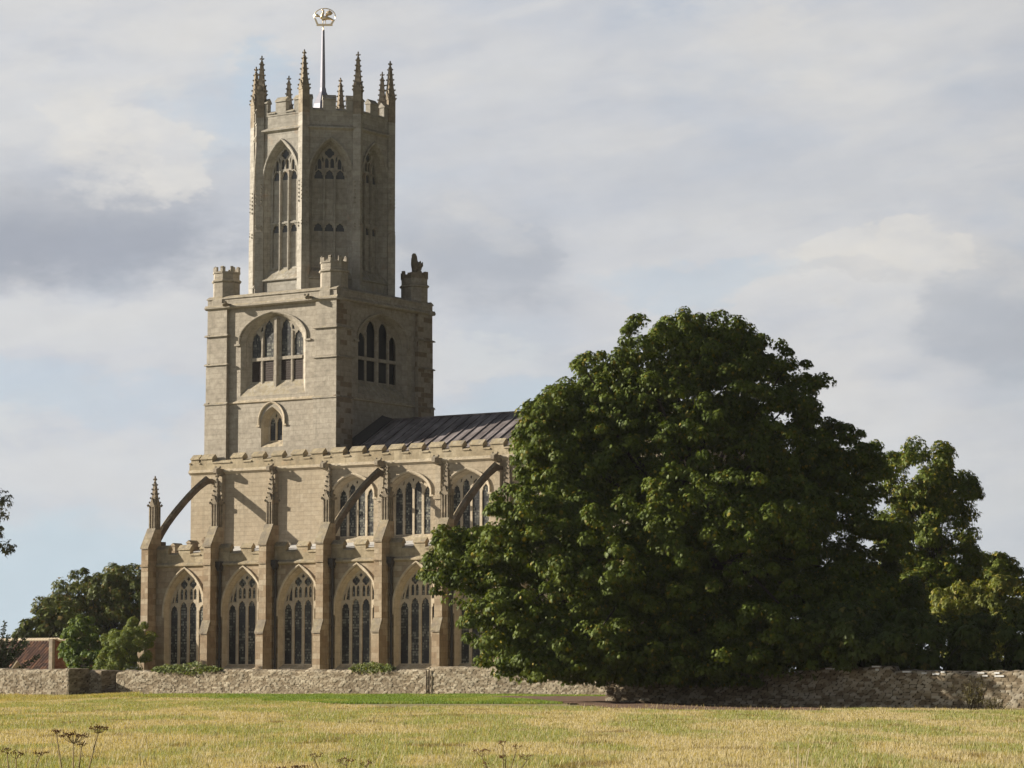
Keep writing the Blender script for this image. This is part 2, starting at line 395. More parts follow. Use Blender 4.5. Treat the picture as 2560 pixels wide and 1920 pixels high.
def wall_with_openings(mb, fr, a0, a1, z0, z1, ops, d=0.0):
    """ops: (centre, arch points, sill); fills the wall round the openings column by column"""
    x = a0
    for c, arch, sill in sorted(ops, key=lambda o: o[0]):
        l, r_ = c + arch[0][0], c + arch[-1][0]
        if l > x + 1e-4: mb.quad(fr.p(x, z0, d), fr.p(l, z0, d), fr.p(l, z1, d), fr.p(x, z1, d))
        for (xa, za), (xb, zb) in zip(arch[:-1], arch[1:]):
            mb.quad(fr.p(c + xa, za, d), fr.p(c + xb, zb, d), fr.p(c + xb, z1, d), fr.p(c + xa, z1, d))
        mb.quad(fr.p(l, z0, d), fr.p(r_, z0, d), fr.p(r_, sill, d), fr.p(l, sill, d))
        x = r_
    if a1 > x: mb.quad(fr.p(x, z0, d), fr.p(a1, z0, d), fr.p(a1, z1, d), fr.p(x, z1, d))

def light_hole(c, w, z0, zs, h, cusp=True):
    """one window light: straight sides and a cusped head"""
    P = [(c - w / 2, z0), (c + w / 2, z0), (c + w / 2, zs)]
    half = [(0.50, 0.12), (0.47, 0.30), (0.37, 0.38), (0.39, 0.55), (0.30, 0.74), (0.17, 0.80), (0.10, 0.92)] if cusp else [(0.48, 0.25), (0.41, 0.5), (0.28, 0.75), (0.13, 0.93)]
    P += [(c + w * x, zs + h * y) for x, y in half] + [(c, zs + h)] + [(c - w * x, zs + h * y) for x, y in half[::-1]]
    P.append((c - w / 2, zs)); return P
def quatrefoil(cx, cz, r, rot=0.0):
    L = []
    for k in range(32):
        t = 2 * math.pi * k / 32; ph = (t - rot + math.pi / 4) % (math.pi / 2) - math.pi / 4; q = r * max(math.cos(ph), 0.74)
        L.append((cx + q * math.cos(t), cz + q * math.sin(t)))
    return L

def plate(mb, fr, c, outer, holes, d, th):
    """stone plate with pierced lights, its front face at depth d"""
    cu = bpy.data.curves.new('outline', 'CURVE'); cu.dimensions = '2D'; cu.fill_mode = 'BOTH'; cu.extrude = th / 2
    for lp in [outer] + holes:
        sp = cu.splines.new('POLY'); sp.points.add(len(lp) - 1); sp.use_cyclic_u = True
        for pt, (x, z) in zip(sp.points, lp): pt.co = (x, z, 0, 1)
    ob = bpy.data.objects.new('outline', cu); COL.objects.link(ob)
    dg = bpy.context.evaluated_depsgraph_get(); me = bpy.data.meshes.new_from_object(ob.evaluated_get(dg))
    vs = [fr.p(c + v.co.x, v.co.y, d + th / 2 - v.co.z) for v in me.vertices]
    mb.add(vs, [tuple(p.vertices) for p in me.polygons])
    bpy.data.objects.remove(ob); bpy.data.curves.remove(cu); bpy.data.meshes.remove(me)

def opening_loop(arch, sill): return [(arch[0][0], sill)] + arch + [(arch[-1][0], sill)]
def hood_mould(mb, fr, c, arch, w=0.14, proud=0.10, drop=0.25, lug=0.18):
    """drip mould that follows the arch, with short returned ends"""
    n = len(arch); outl = []
    pts = [(arch[0][0], arch[0][1] - drop)] + arch + [(arch[-1][0], arch[-1][1] - drop)]
    for i, (x, z) in enumerate(pts):
        xa, za = pts[max(i - 1, 0)]; xb, zb = pts[min(i + 1, len(pts) - 1)]
        tx, tz = xb - xa, zb - za; L = math.hypot(tx, tz) or 1; outl.append((x - tz / L * w, z + tx / L * w))
    loops = []
    for (x, z), (xo, zo) in zip(pts, outl):
        loops.append([fr.p(c + x, z, 0.0), fr.p(c + x, z, -proud * 0.5), fr.p(c + (x + xo) / 2, (z + zo) / 2, -proud), fr.p(c + xo, zo, -proud), fr.p(c + xo, zo, 0.0)])
    mb.loft(loops)
    if lug:
        for s in (-1, 1):
            x, z = pts[0] if s < 0 else pts[-1]
            fr.box(mb, c + x + (-(w + lug) if s < 0 else 0), c + x + (0 if s < 0 else w + lug), z - 0.11, z, -proud, 0.0)

def battlement(mb, fr, a0, a1, merlons, z0, zc, zm, th=0.34, ov=0.06, rise=0.26):
    """parapet with gaps; merlons is a list of (start, end); copings slope up from both faces"""
    fr.box(mb, a0, a1, z0, zc, 0, th)
    def cope(x0, x1, z, rs):
        if x1 - x0 < 0.05: return
        fr.prism(mb, [(-ov, z), (-ov, z + 0.06), (th * 0.62, z + 0.06 + rs), (th + ov, z + 0.10), (th + ov, z)], x0, x1)
    x = a0
    for m0, m1 in merlons:
        cope(x, m0, zc, rise * 0.55)
        fr.box(mb, m0, m1, zc, zm, 0.002, th - 0.002); cope(m0 - 0.03, m1 + 0.03, zm, rise); x = m1
    cope(x, a1, zc, rise * 0.55)

def sq(cx, cy, w, z, rot=0.0):
    c, s = math.cos(rot), math.sin(rot); h = w / 2
    return [(cx + x * c - y * s, cy + x * s + y * c, z) for x, y in ((-h, -h), (h, -h), (h, h), (-h, h))]
def pinnacle_mesh(mb, cx, cy, z0, w, zs, zt, rot=0.0, panels=False, levels=5, gp=0.07):
    """square shaft, gabled collar, crocketed spirelet and cross finial"""
    mb.loft([sq(cx, cy, w, z0, rot), sq(cx, cy, w, zs, rot)])
    c, s = math.cos(rot), math.sin(rot)
    loc = lambda x, y, z: (cx + x * c - y * s, cy + x * s + y * c, z)
    h = w / 2
    for k in range(4):                                           # gablets over each face
        q = rot + k * math.pi / 2; cq, sq_ = math.cos(q), math.sin(q)
        L = lambda x, y, z: (cx + x * cq - y * sq_, cy + x * sq_ + y * cq, z)
        mb.loft([[L(-h * 1.05, -h - gp, zs - 0.12), L(h * 1.05, -h - gp, zs - 0.12), L(0, -h - gp, zs + w * 0.95)], [L(-h * 1.05, -h + 0.12, zs - 0.12), L(h * 1.05, -h + 0.12, zs - 0.12), L(0, -h * 0.2, zs + w * 0.95)]])
        if panels:
            for xx in (-h + 0.035, 0.0, h - 0.035):
                mb.loft([[L(xx - 0.035, -h - 0.055, z0), L(xx + 0.035, -h - 0.055, z0), L(xx + 0.035, -h + 0.01, z0), L(xx - 0.035, -h + 0.01, z0)], [L(xx - 0.035, -h - 0.055, zs - 0.1), L(xx + 0.035, -h - 0.055, zs - 0.1), L(xx + 0.035, -h + 0.01, zs - 0.1), L(xx - 0.035, -h + 0.01, zs - 0.1)]])
    for sx in (-1, 1):
        for sy in (-1, 1): mb.octa(loc(sx * (h + gp), sy * (h + gp), zs - 0.02), 0.04 + gp)
    zf = zt - 0.38
    mb.loft([sq(cx, cy, w * 1.02, zs, rot), sq(cx, cy, w * 0.66, zs + (zf - zs) * 0.35, rot), sq(cx, cy, w * 0.32, zf, rot)])
    for i in range(levels):
        f = (i + 0.6) / levels; z = zs + (zf - zs) * f
        e = (w * 1.02 + (w * 0.66 - w * 1.02) * f / 0.35) if f < 0.35 else (w * 0.66 + (w * 0.26 - w * 0.66) * (f - 0.35) / 0.65)
        for sx in (-1, 1):
            for sy in (-1, 1): mb.octa(loc(sx * (e / 2 + 0.035), sy * (e / 2 + 0.035), z), 0.085 - 0.02 * f)
    mb.loft([sq(cx, cy, 0.09, zf, rot), sq(cx, cy, 0.07, zt, rot)])
    mb.octa((cx, cy, zf + 0.02), 0.12); mb.octa((cx, cy, zt), 0.07)
    for sx, sy in ((1, 0), (-1, 0), (0, 1), (0, -1)): mb.octa(loc(sx * 0.11, sy * 0.11, zf + 0.22), 0.07)

# ------------------------------------------------------------------ the church
ZB = 0.55                                                          # below the churchyard turf
church = empty('church', (9, 9, 0.8), 'tall medieval limestone church with an octagonal lantern tower and flying buttresses', 'church')
def part(name, mb, mat, parent=church, label=None, **k): return mb.build(name, mat, parent, label, **k)
BAY, NB = 4.2, 8
BX = [-4.86] + [BAY * k for k in range(NB)]                        # west faces of the buttresses
XW, XE = -6.3, 29.9                                                # nave ends
YA, YC = 1.02, 6.5                                                 # aisle wall, clerestory wall
SA = FR((0, YA, 0), (1, 0, 0)); SCL = FR((0, YC, 0), (1, 0, 0))

# --- aisle windows: one built, the rest copied bay by bay
def window(name, fr, c, outer, osill, inner, isill, dep, holes, th=0.12, glass='glass', trim='trim', glass_dep=0.055, hood=True, hood_arch=None, lug=0.15, bare=False, extra=None):
    mb = MB()
    lo, li = opening_loop(outer, osill), opening_loop(inner, isill)
    mid = [((a[0] * 0.45 + b[0] * 0.55), a[1] * 0.45 + b[1] * 0.55) for a, b in zip(lo, li)]
    mb.loft([[fr.p(c + x, z, 0.0) for x, z in lo], [fr.p(c + x, z, dep * 0.42) for x, z in mid], [fr.p(c + x * 1.0, z, dep * 0.50) for x, z in mid], [fr.p(c + x, z, dep) for x, z in li]], cap=False)
    plate(mb, fr, c, li, holes, dep, th)
    if extra: extra(mb)
    w = part(name, mb, trim)
    if not bare:
        g = MB(); g.add([fr.p(c + x, z, dep + glass_dep) for x, z in li], [tuple(range(len(li)))]); g.build('glass', glass, w)
    if hood:
        h = MB(); hood_mould(h, fr, c, hood_arch or [(x * 1.0, z) for x, z in outer], lug=lug); h.build('hood_mould', trim, w)
    return w
A_OUT, A_IN = pointed(1.60, 5.35, 2.62), pointed(1.46, 5.40, 2.36)
aw_holes = [light_hole(s * 1.10, 0.55, 2.36, 5.42, 0.46) for s in (-1, 1)] + [light_hole(s * 0.365, 0.55, 2.36, 5.62, 0.48) for s in (-1, 1)]
for s in (-1, 1):
    aw_holes += [light_hole(s * 0.365 - 0.155, 0.22, 6.22, 6.66, 0.20, False), light_hole(s * 0.365 + 0.155, 0.22, 6.22, 6.66, 0.20, False), quatrefoil(s * 0.35, 7.13, 0.275)]
    aw_holes += [[(s * 0.80, 6.02), (s * 1.06, 6.06), (s * 0.98, 6.46), (s * 0.80, 6.92)], [(s * 1.15, 6.04), (s * 1.28, 5.98), (s * 1.20, 6.30), (s * 1.07, 6.48)]]
aw_holes += [[(0, 7.30), (0.13, 7.44), (0, 7.60), (-0.13, 7.44)]]
AWC = [-2.05] + [BAY * k + 2.45 for k in range(NB - 1)]
aw0 = window('aisle_window', SA, AWC[0], A_OUT, 2.05, A_IN, 2.32, 0.32, aw_holes, hood_arch=pointed(1.58, 5.4, 2.62), lug=0)
for c in AWC[1:]: copy_tree(aw0, church, Vector((c - AWC[0], 0, 0)))
mb = MB(); wall_with_openings(mb, SA, BX[0] + 0.12, XE, ZB, 8.28, [(c, A_OUT, 2.05) for c in AWC])
x0 = BX[0] + 0.12
mb.quad((x0, YA, ZB), (x0, YC, ZB), (x0, YC, 9.9), (x0, YA, 8.28)); mb.quad((XE, YA, ZB), (XE, YC, ZB), (XE, YC, 9.3), (XE, YA, 8.28))
mb.box(x0 - 0.10, XE, YA - 0.10, YA - 0.003, ZB, 1.55)
part('aisle_wall', mb, 'aisle')
mb = MB()
SA.prism(mb, [(-0.13, 8.22), (-0.13, 8.30), (0.0, 8.42), (0.0, 8.12)], x0, XE)
part('string_course', mb, 'coping')
mb = MB(); mer = []
for i, bx in enumerate(BX):
    w = (BX[i + 1] if i + 1 < len(BX) else XE) - bx
    if i == 0: mer += [(bx + 0.54, bx + 1.45), (bx + 2.25, bx + 3.15), (bx + 3.95, bx + w)]
    elif w > 3: mer += [(bx + 0.0, bx + 1.37), (bx + 2.20, bx + 3.0), (bx + 3.68, bx + w)]
battlement(mb, FR((0, YA + 0.02, 0), (1, 0, 0)), x0, XE, mer, 8.40, 8.83, 9.18, th=0.30)
part('aisle_parapet', mb, 'coping')
mb = MB()                                                          # raking parapet of the aisle's west end
FW = FR((x0, YC, 0), (0, -1, 0)); n = 7; L = YC - YA - 0.34
for i in range(n):
    a0, a1 = L * i / n, L * (i + 1) / n; z = 9.75 - 0.155 * (a0 + a1) / 2
    FW.box(mb, a0, a1, 8.2, z, 0.0, 0.32)
    if i % 2 == 0:
        FW.box(mb, a0, a1, z, z + 0.30, 0.002, 0.318); FW.prism(mb, [(-0.05, z + 0.30), (-0.05, z + 0.34), (0.17, z + 0.50), (0.37, z + 0.34), (0.37, z + 0.30)], a0 - 0.04, a1 + 0.04)
part('raking_parapet', mb, 'aisle')
mb = MB(); mb.quad((x0 + 0.2, YA + 0.3, 8.75), (XE, YA + 0.3, 8.75), (XE, YC - 0.01, 9.62), (x0 + 0.2, YC - 0.01, 9.62))
for i in range(48): mb.box(x0 + 0.4 + i * 0.72, x0 + 0.46 + i * 0.72, YA + 0.4, YA + 0.5, 8.72, 8.9)
part('aisle_roof', mb, 'lead_light')

# --- buttresses with their pinnacles, and the flyers
def buttress(bx):
    mb = MB(); x1 = bx + 0.54
    prof = [(0, ZB), (0, 4.19), (0.25, 4.87), (0.25, 9.34), (0.85, 10.48), (1.42, 10.48), (1.42, ZB)]
    mb.loft([[(bx, y, z) for y, z in prof], [(x1, y, z) for y, z in prof]])
    mb.box(bx - 0.05, x1 + 0.05, -0.10, 1.1, ZB, 1.5)
    mb.box(bx - 0.04, x1 + 0.04, 0.25 - 0.07, 1.1, 8.20, 8.34)
    b = part('buttress', mb, 'aisle')
    mb = MB()
    for (ya, za, yb, zb) in ((0, 4.19, 0.25, 4.87), (0.25, 9.34, 0.85, 10.48)):
        mb = MB(); mb.loft([[(x, ya - 0.06, za - 0.08), (x, ya - 0.06, za + 0.02), (x, yb - 0.02, zb + 0.06), (x, yb + 0.06, zb + 0.0)] for x in (bx - 0.045, x1 + 0.045)])
        mb.build('weathering', 'pinnacle', b)
    mb = MB(); pinnacle_mesh(mb, bx + 0.27, 1.12, 10.45, 0.44, 11.95, 13.68, panels=True)
    mb.build('pinnacle', 'pinnacle', b)
    return b
for bx in BX: buttress(bx)
def flyer(bx):
    mb = MB()
    top = [(1.36, 10.30), (1.75, 10.75), (2.36, 11.36), (2.9, 11.86), (3.43, 12.30), (4.0, 12.76), (4.6, 13.20), (5.2, 13.60), (5.87, 14.01), (6.2, 13.86), (6.5, 13.86)]
    bot = [(1.42, 9.62), (1.85, 10.18), (2.36, 10.76), (2.9, 11.28), (3.43, 11.74), (4.0, 12.22), (4.6, 12.68), (5.2, 13.10), (5.87, 13.46), (6.2, 13.54), (6.5, 13.56)]
    xa, xb = bx + 0.14, bx + 0.44; xm = bx + 0.28
    loops = [[(xa, yb, zb), (xb, yb, zb), (xb, yt, zt - 0.12), (xm, yt, zt), (xa, yt, zt - 0.12)] for (yt, zt), (yb, zb) in zip(top, bot)]
    mb.loft(loops); mb.box(xa - 0.03, xb + 0.03, 1.38, 1.95, 9.0, 9.75)
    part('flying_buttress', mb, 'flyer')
for k in (0, 3, 5, 7): flyer(BX[k])
mb0 = MB(); xp = BX[1] + 1.02                                      # rainwater pipes in the corners east of the buttresses
mb0.tube([(xp - 0.28, YA - 0.11, 1.0), (xp - 0.28, YA - 0.11, 7.95)], [0.075, 0.075], 8)
for z in (2.6, 4.4, 6.2): mb0.tube([(xp - 0.28, YA - 0.11, z), (xp - 0.28, YA - 0.11, z + 0.1)], [0.10, 0.10], 8)
dp = part('downpipe', mb0, 'lead_dark')
mb = MB(); mb.loft([sq(xp - 0.28, YA - 0.16, 0.20, 7.85), sq(xp - 0.28, YA - 0.20, 0.34, 8.12), sq(xp - 0.28, YA - 0.20, 0.34, 8.42)])
mb.build('hopper', 'lead_dark', dp)
for k in range(2, 7): copy_tree(dp, church, Vector((BX[k] - BX[1], 0, 0)))

# --- clerestory
C_OUT, C_IN = flat_arch(1.52, 12.45, 1.18), flat_arch(1.40, 12.30, 1.20)
cw_holes = [light_hole(s * 1.035, 0.53, 10.02, 12.30, 0.54) for s in (-1, 1)] + [light_hole(s * 0.345, 0.53, 10.02, 12.62, 0.56) for s in (-1, 1)]
cw_holes += [[(s * 0.66, 13.02), (s * 0.76, 12.92), (s * 0.74, 13.14), (s * 0.62, 13.22)] for s in (-1, 1)] + [[(0, 13.12), (0.07, 13.28), (0, 13.38), (-0.07, 13.28)]]
CWC = [6.38 + 4.17 * k for k in range(6)]
cw0 = window('clerestory_window', SCL, CWC[0], C_OUT, 9.70, C_IN, 9.97, 0.38, cw_holes, hood_arch=flat_arch(1.5, 12.55, 1.12), lug=0.12)
for c in CWC[1:]: copy_tree(cw0, church, Vector((c - CWC[0], 0, 0)))
mb = MB(); wall_with_openings(mb, SCL, XW, XE, 8.0, 14.30, [(c, C_OUT, 9.70) for c in CWC])
YN = 17.6
mb.quad((XW, YC, ZB), (XW, YN, ZB), (XW, YN, 14.3), (XW, YC, 14.3)); mb.quad((XW, YC, ZB), (XW + 2, YC, ZB), (XW + 2, YC, 8.0), (XW, YC, 8.0))
mb.quad((XE, YC, ZB), (XE, YN, ZB), (XE, YN, 14.3), (XE, YC, 14.3)); mb.quad((XW, YN, ZB), (XE, YN, ZB), (XE, YN, 14.3), (XW, YN, 14.3))
part('nave_wall', mb, 'nave')
mb = MB(); SCL.prism(mb, [(-0.16, 14.26), (-0.16, 14.34), (-0.10, 14.44), (0.0, 14.44), (0.0, 14.12), (-0.06, 14.20)], XW - 0.1, XE)
part('string_course', mb, 'trim')
mer = [(-6.25, -5.62), (-5.46, -4.54), (-3.04, -2.12), (-1.39, -0.52), (0.16, 0.99), (1.70, 2.60), (3.20, 4.10)] + [(4.72 + 1.46 * k, 5.64 + 1.46 * k) for k in range(17)]
mb = MB(); battlement(mb, FR((0, YC - 0.08, 0), (1, 0, 0)), XW - 0.08, XE, mer, 14.43, 14.80, 15.08, th=0.42, rise=0.28)
part('nave_parapet', mb, 'coping')
mb = MB()                                                          # west return of the parapet
battlement(mb, FR((XW - 0.08, YC + 6.5, 0), (0, -1, 0)), 0, 6.5, [(0.9, 1.8), (2.6, 3.5), (4.3, 5.2)], 14.43, 14.80, 15.08, th=0.40)
part('nave_parapet', mb, 'coping')
mb = MB()                                                          # low lead roof with rolls
YR, ZR, XT = 12.0, 17.46, 4.46
mb.quad((XT, YC + 0.3, 14.62), (XE, YC + 0.3, 14.62), (XE, YR, ZR), (XT, YR, ZR)); mb.quad((XT, YN, 14.62), (XE, YN, 14.62), (XE, YR, ZR), (XT, YR, ZR))
sl_ = math.atan2(ZR - 14.62, YR - YC - 0.3)
for i in range(34):
    x = XT + 1.0 + i * 0.72
    mb.hexa([(x, YC + 0.3, 14.60), (x + 0.07, YC + 0.3, 14.60), (x + 0.07, YR, ZR - 0.02), (x, YR, ZR - 0.02), (x, YC + 0.25, 14.68), (x + 0.07, YC + 0.25, 14.68), (x + 0.07, YR, ZR + 0.065), (x, YR, ZR + 0.065)])
mb.box(XT, XE, YR - 0.10, YR + 0.10, ZR - 0.03, ZR + 0.07)
rf = part('nave_roof', mb, 'lead_roof')
mb = MB(); mb.hexa([(XT + 0.003, 7.4, 15.02), (XT + 0.06, 7.4, 15.02), (XT + 0.06, YR, ZR), (XT + 0.003, YR, ZR), (XT + 0.003, 7.4, 15.35), (XT + 0.06, 7.4, 15.35), (XT + 0.06, YR, ZR + 0.33), (XT + 0.003, YR, ZR + 0.33)])
mb.hexa([(XT + 0.06, 8.6, 15.60), (XT + 0.8, 8.6, 15.60), (XT + 0.8, YR, ZR), (XT + 0.06, YR, ZR), (XT + 0.06, 8.6, 15.98), (XT + 0.8, 8.6, 15.72), (XT + 0.8, YR, ZR + 0.08), (XT + 0.06, YR, ZR + 0.28)])
mb.build('flashing', 'lead_dark', rf)
for k, xg in enumerate([-3.75, 0.42, 4.55, 8.62, 12.80, 17.0, 21.2]):   # pilasters between the bays, each ending in a carved spout
    mb = MB(); SCL.box(mb, xg - 0.20, xg + 0.20, 9.6, 13.95, -0.30, -0.003)
    SCL.box(mb, xg - 0.26, xg + 0.26, 12.0, 12.22, -0.38, -0.003); SCL.prism(mb, [(-0.30, 13.95), (-0.003, 14.10), (-0.003, 13.95)], xg - 0.2, xg + 0.2)
    p = part('pilaster', mb, 'nave')
    mb = MB(); mb.loft([[SCL.p(xg - 0.17, 14.0, 0), SCL.p(xg + 0.17, 14.0, 0), SCL.p(xg + 0.17, 14.42, 0), SCL.p(xg - 0.17, 14.42, 0)], [SCL.p(xg - 0.15, 14.05, -0.4), SCL.p(xg + 0.15, 14.05, -0.4), SCL.p(xg + 0.15, 14.42, -0.4), SCL.p(xg - 0.15, 14.42, -0.4)], [SCL.p(xg - 0.2, 14.08, -0.5), SCL.p(xg + 0.2, 14.08, -0.5), SCL.p(xg + 0.2, 14.52, -0.5), SCL.p(xg - 0.2, 14.52, -0.5)], [SCL.p(xg - 0.12, 14.15, -0.78), SCL.p(xg + 0.12, 14.15, -0.78), SCL.p(xg + 0.12, 14.38, -0.78), SCL.p(xg - 0.12, 14.38, -0.78)]])
    for s in (-1, 1): mb.octa(SCL.p(xg + s * 0.17, 14.52, -0.46), 0.09)
    mb.build('gargoyle', 'pinnacle', p)

# --- square tower
TX0, TX1, TY0, TY1 = -5.60, 4.74, 6.90, 17.15
MX0, MX1, MY0, MY1 = TX0 + 0.3, TX1 - 0.3, TY0 + 0.3, TY1 - 0.3    # main wall planes
TS = FR((0, MY0, 0), (1, 0, 0)); TE = FR((MX1, 0, 0), (0, 1, 0)); TW_ = FR((MX0, 0, 0), (0, -1, 0)); TN = FR((0, MY1, 0), (-1, 0, 0))
ZT = 24.62
B_OUT, B_IN = flat_arch(2.55, 22.35, 1.72), flat_arch(2.06, 22.15, 1.74)
def belfry(fr, c, glass, low, pr_, gd):
    D_ = 0.46
    hol = []
    for s in (-1, 1):
        if low is None:
            for cc, ww, zs_, hh in ((0.63, 0.92, 22.92, 0.72), (1.62, 0.82, 22.16, 0.70)):
                hol += [light_hole(s * cc, ww, 21.36, zs_, hh, False), [(s * cc - ww / 2, 19.86), (s * cc + ww / 2, 19.86), (s * cc + ww / 2, 21.14), (s * cc - ww / 2, 21.14)]]
            continue
        hol += [light_hole(s * 0.68, 0.76, 21.36, 22.86, 0.82), light_hole(s * 1.65, 0.70, 21.36, 22.20, 0.72)]
        hol += [[(s * 0.68 - 0.38, 19.86), (s * 0.68 + 0.38, 19.86), (s * 0.68 + 0.38, 21.14), (s * 0.68 - 0.38, 21.14)], [(s * 1.65 - 0.35, 19.86), (s * 1.65 + 0.35, 19.86), (s * 1.65 + 0.35, 21.14), (s * 1.65 - 0.35, 21.14)]]
        hol += [[(s * 1.14, 23.02), (s * 1.34, 22.98), (s * 1.28, 23.20), (s * 1.14, 23.34)]]
    def extra(mb):
        mb.loft([[fr.p(c + x, z, d) for x, d in ((-0.17, D_ + 0.02), (-0.09, D_ - pr_), (0.09, D_ - pr_), (0.17, D_ + 0.02))] for z in (19.35, 23.74)])
        for s in (-1, 1):
            mb.loft([[fr.p(c + s * 1.18 + x, z, d) for x, d in ((-0.10, D_ + 0.005), (-0.05, D_ - 0.06), (0.05, D_ - 0.06), (0.10, D_ + 0.005))] for z in (19.62, 22.9)])
            fr.box(mb, c + (0.17 if s > 0 else -1.98), c + (1.98 if s > 0 else -0.17), 21.15, 21.34, D_ - 0.07, D_ + 0.004)
    w = window('belfry_window', fr, c, B_OUT, 18.95, B_IN, 19.80, D_, hol, th=0.08, glass=glass, hood_arch=flat_arch(2.55, 22.5, 1.55), lug=0.3, trim='tower', extra=extra, glass_dep=gd)
    for s in (-1, 1) if low else ():
        for cc in (0.68, 1.65):
            mb = MB()
            for k in range(9): fr.prism(mb, [(D_ + 0.045, 19.84 + k * 0.142), (D_ + 0.012, 19.80 + k * 0.142), (D_ + 0.012, 19.84 + k * 0.142), (D_ + 0.045, 19.97 + k * 0.142)], c + s * cc - 0.39, c + s * cc + 0.39)
            mb.build('louvre', low, w)
    return w
belfry(TS, -0.43, 'glass_tower', 'louvre', 0.22, 0.05); belfry(TE, 12.02, 'unlit_void', None, 0.08, 0.22)  # east belfry is unglazed: its glass part is the dark sheet
S_OUT, S_IN = pointed(0.86, 17.10, 1.10), pointed(0.60, 17.10, 0.86)
window('stair_window', TS, -0.45, S_OUT, 15.72, S_IN, 16.08, 0.42, [light_hole(s * 0.27, 0.42, 16.14, 17.18, 0.38) for s in (-1, 1)] + [[(0, 17.52), (0.09, 17.68), (0, 17.82), (-0.09, 17.68)]], hood_arch=pointed(0.92, 17.35, 1.06), lug=0.1)
mb = MB()
wall_with_openings(mb, TS, MX0, MX1, 14.0, ZT, [])
mb.f = []; mb.v = []
# south face in two lifts so that each opening has its own column
wall_with_openings(mb, TS, MX0, MX1, 13.9, 18.6, [(-0.45, S_OUT, 15.72)]); wall_with_openings(mb, TS, MX0, MX1, 18.6, ZT, [(-0.43, B_OUT, 18.95)])
wall_with_openings(mb, TE, MY0, MY1, 13.9, ZT, [(12.02, B_OUT, 18.95)])
mb.quad((MX0, MY0, 13.9), (MX0, MY1, 13.9), (MX0, MY1, ZT), (MX0, MY0, ZT)); mb.quad((MX0, MY1, 13.9), (MX1, MY1, 13.9), (MX1, MY1, ZT), (MX0, MY1, ZT))
tw = part('tower', mb, 'tower', label='square lower stage of the tower in grey limestone')
def strip(fr, a0, a1, name='clasping_buttress'):
    mb = MB(); steps = ((13.9, 18.50, 0.0), (18.62, 20.98, 0.04), (21.06, 22.80, 0.07), (22.88, ZT, 0.09))
    for (z0, z1, i) in steps: fr.box(mb, a0 + i, a1 - i, z0, z1, -0.30 + i, -0.002)
    for z, zz in ((18.50, 18.62), (20.98, 21.06), (22.80, 22.88)):
        fr.prism(mb, [(-0.36, z), (-0.36, z + 0.05), (-0.25, zz + 0.04), (-0.002, zz + 0.04), (-0.002, z)], a0 - 0.05, a1 + 0.05)
    return mb
for fr, sp in ((TS, ((TX0, -3.86), (2.96, TX1 - 0.003))), (TE, ((TY0 + 0.003, 8.55), (15.42, TY1 - 0.003))), (TW_, ((-TY1 + 0.003, -15.4), (-8.6, -TY0 - 0.003)))):
    for a0, a1 in sp: strip(fr, a0, a1).build('clasping_buttress', 'tower_east' if fr is TE else 'tower', tw)
for fr, a0, a1 in ((TS, MX0, MX1), (TE, MY0, MY1)):
    mb = MB(); fr.prism(mb, [(-0.10, 18.55), (-0.10, 18.60), (0.0, 18.72), (0.0, 18.50)], -3.80 if fr is TS else 8.6, 2.92 if fr is TS else 15.38)
    mb.build('string_course', 'trim', tw)
for fr, a0, a1 in ((TS, TX0 - 0.06, TX1 + 0.06), (TE, MY0 + 0.256, MY1 - 0.256), (TW_, -MY1 + 0.256, -MY0 - 0.256), (TN, -TX1 - 0.06, -TX0 + 0.06)):
    mb = MB(); fr.prism(mb, [(-0.36, 24.58), (-0.36, 24.66), (-0.27, 24.78), (0.25, 24.78), (0.25, 24.50), (-0.24, 24.50)], a0, a1)
    e_ = 0.14 if fr in (TS, TN) else -0.096; fr.box(mb, a0 + e_, a1 - e_, 24.77, 25.14, -0.20, 0.15)
    e_ = 0.10 if fr in (TS, TN) else -0.05; fr.prism(mb, [(-0.27, 25.14), (-0.27, 25.20), (0.0, 25.36), (0.2, 25.20), (0.2, 25.14)], a0 + e_, a1 - e_)
    mb.build('parapet', 'tower', tw)
for x, y, s in ((TX0 + 1.85, TY0 - 0.02, 'S'), (2.75, TY0 - 0.02, 'S')):
    mb = MB(); mb.loft([sq(x, y + 0.2, 0.26, 24.52), sq(x, y - 0.05, 0.26, 24.8)]); mb.blob((x, y - 0.32, 24.72), (0.15, 0.26, 0.15), jit=0.2); mb.octa((x - 0.1, y - 0.45, 24.84), 0.1); mb.octa((x + 0.12, y - 0.4, 24.85), 0.1)
    mb.build('gargoyle', 'pinnacle', tw)
mb = MB(); mb.quad((MX0, MY0, 24.9), (MX1, MY0, 24.9), (MX1, MY1, 24.9), (MX0, MY1, 24.9)); mb.build('roof_deck', 'lead_roof', tw)

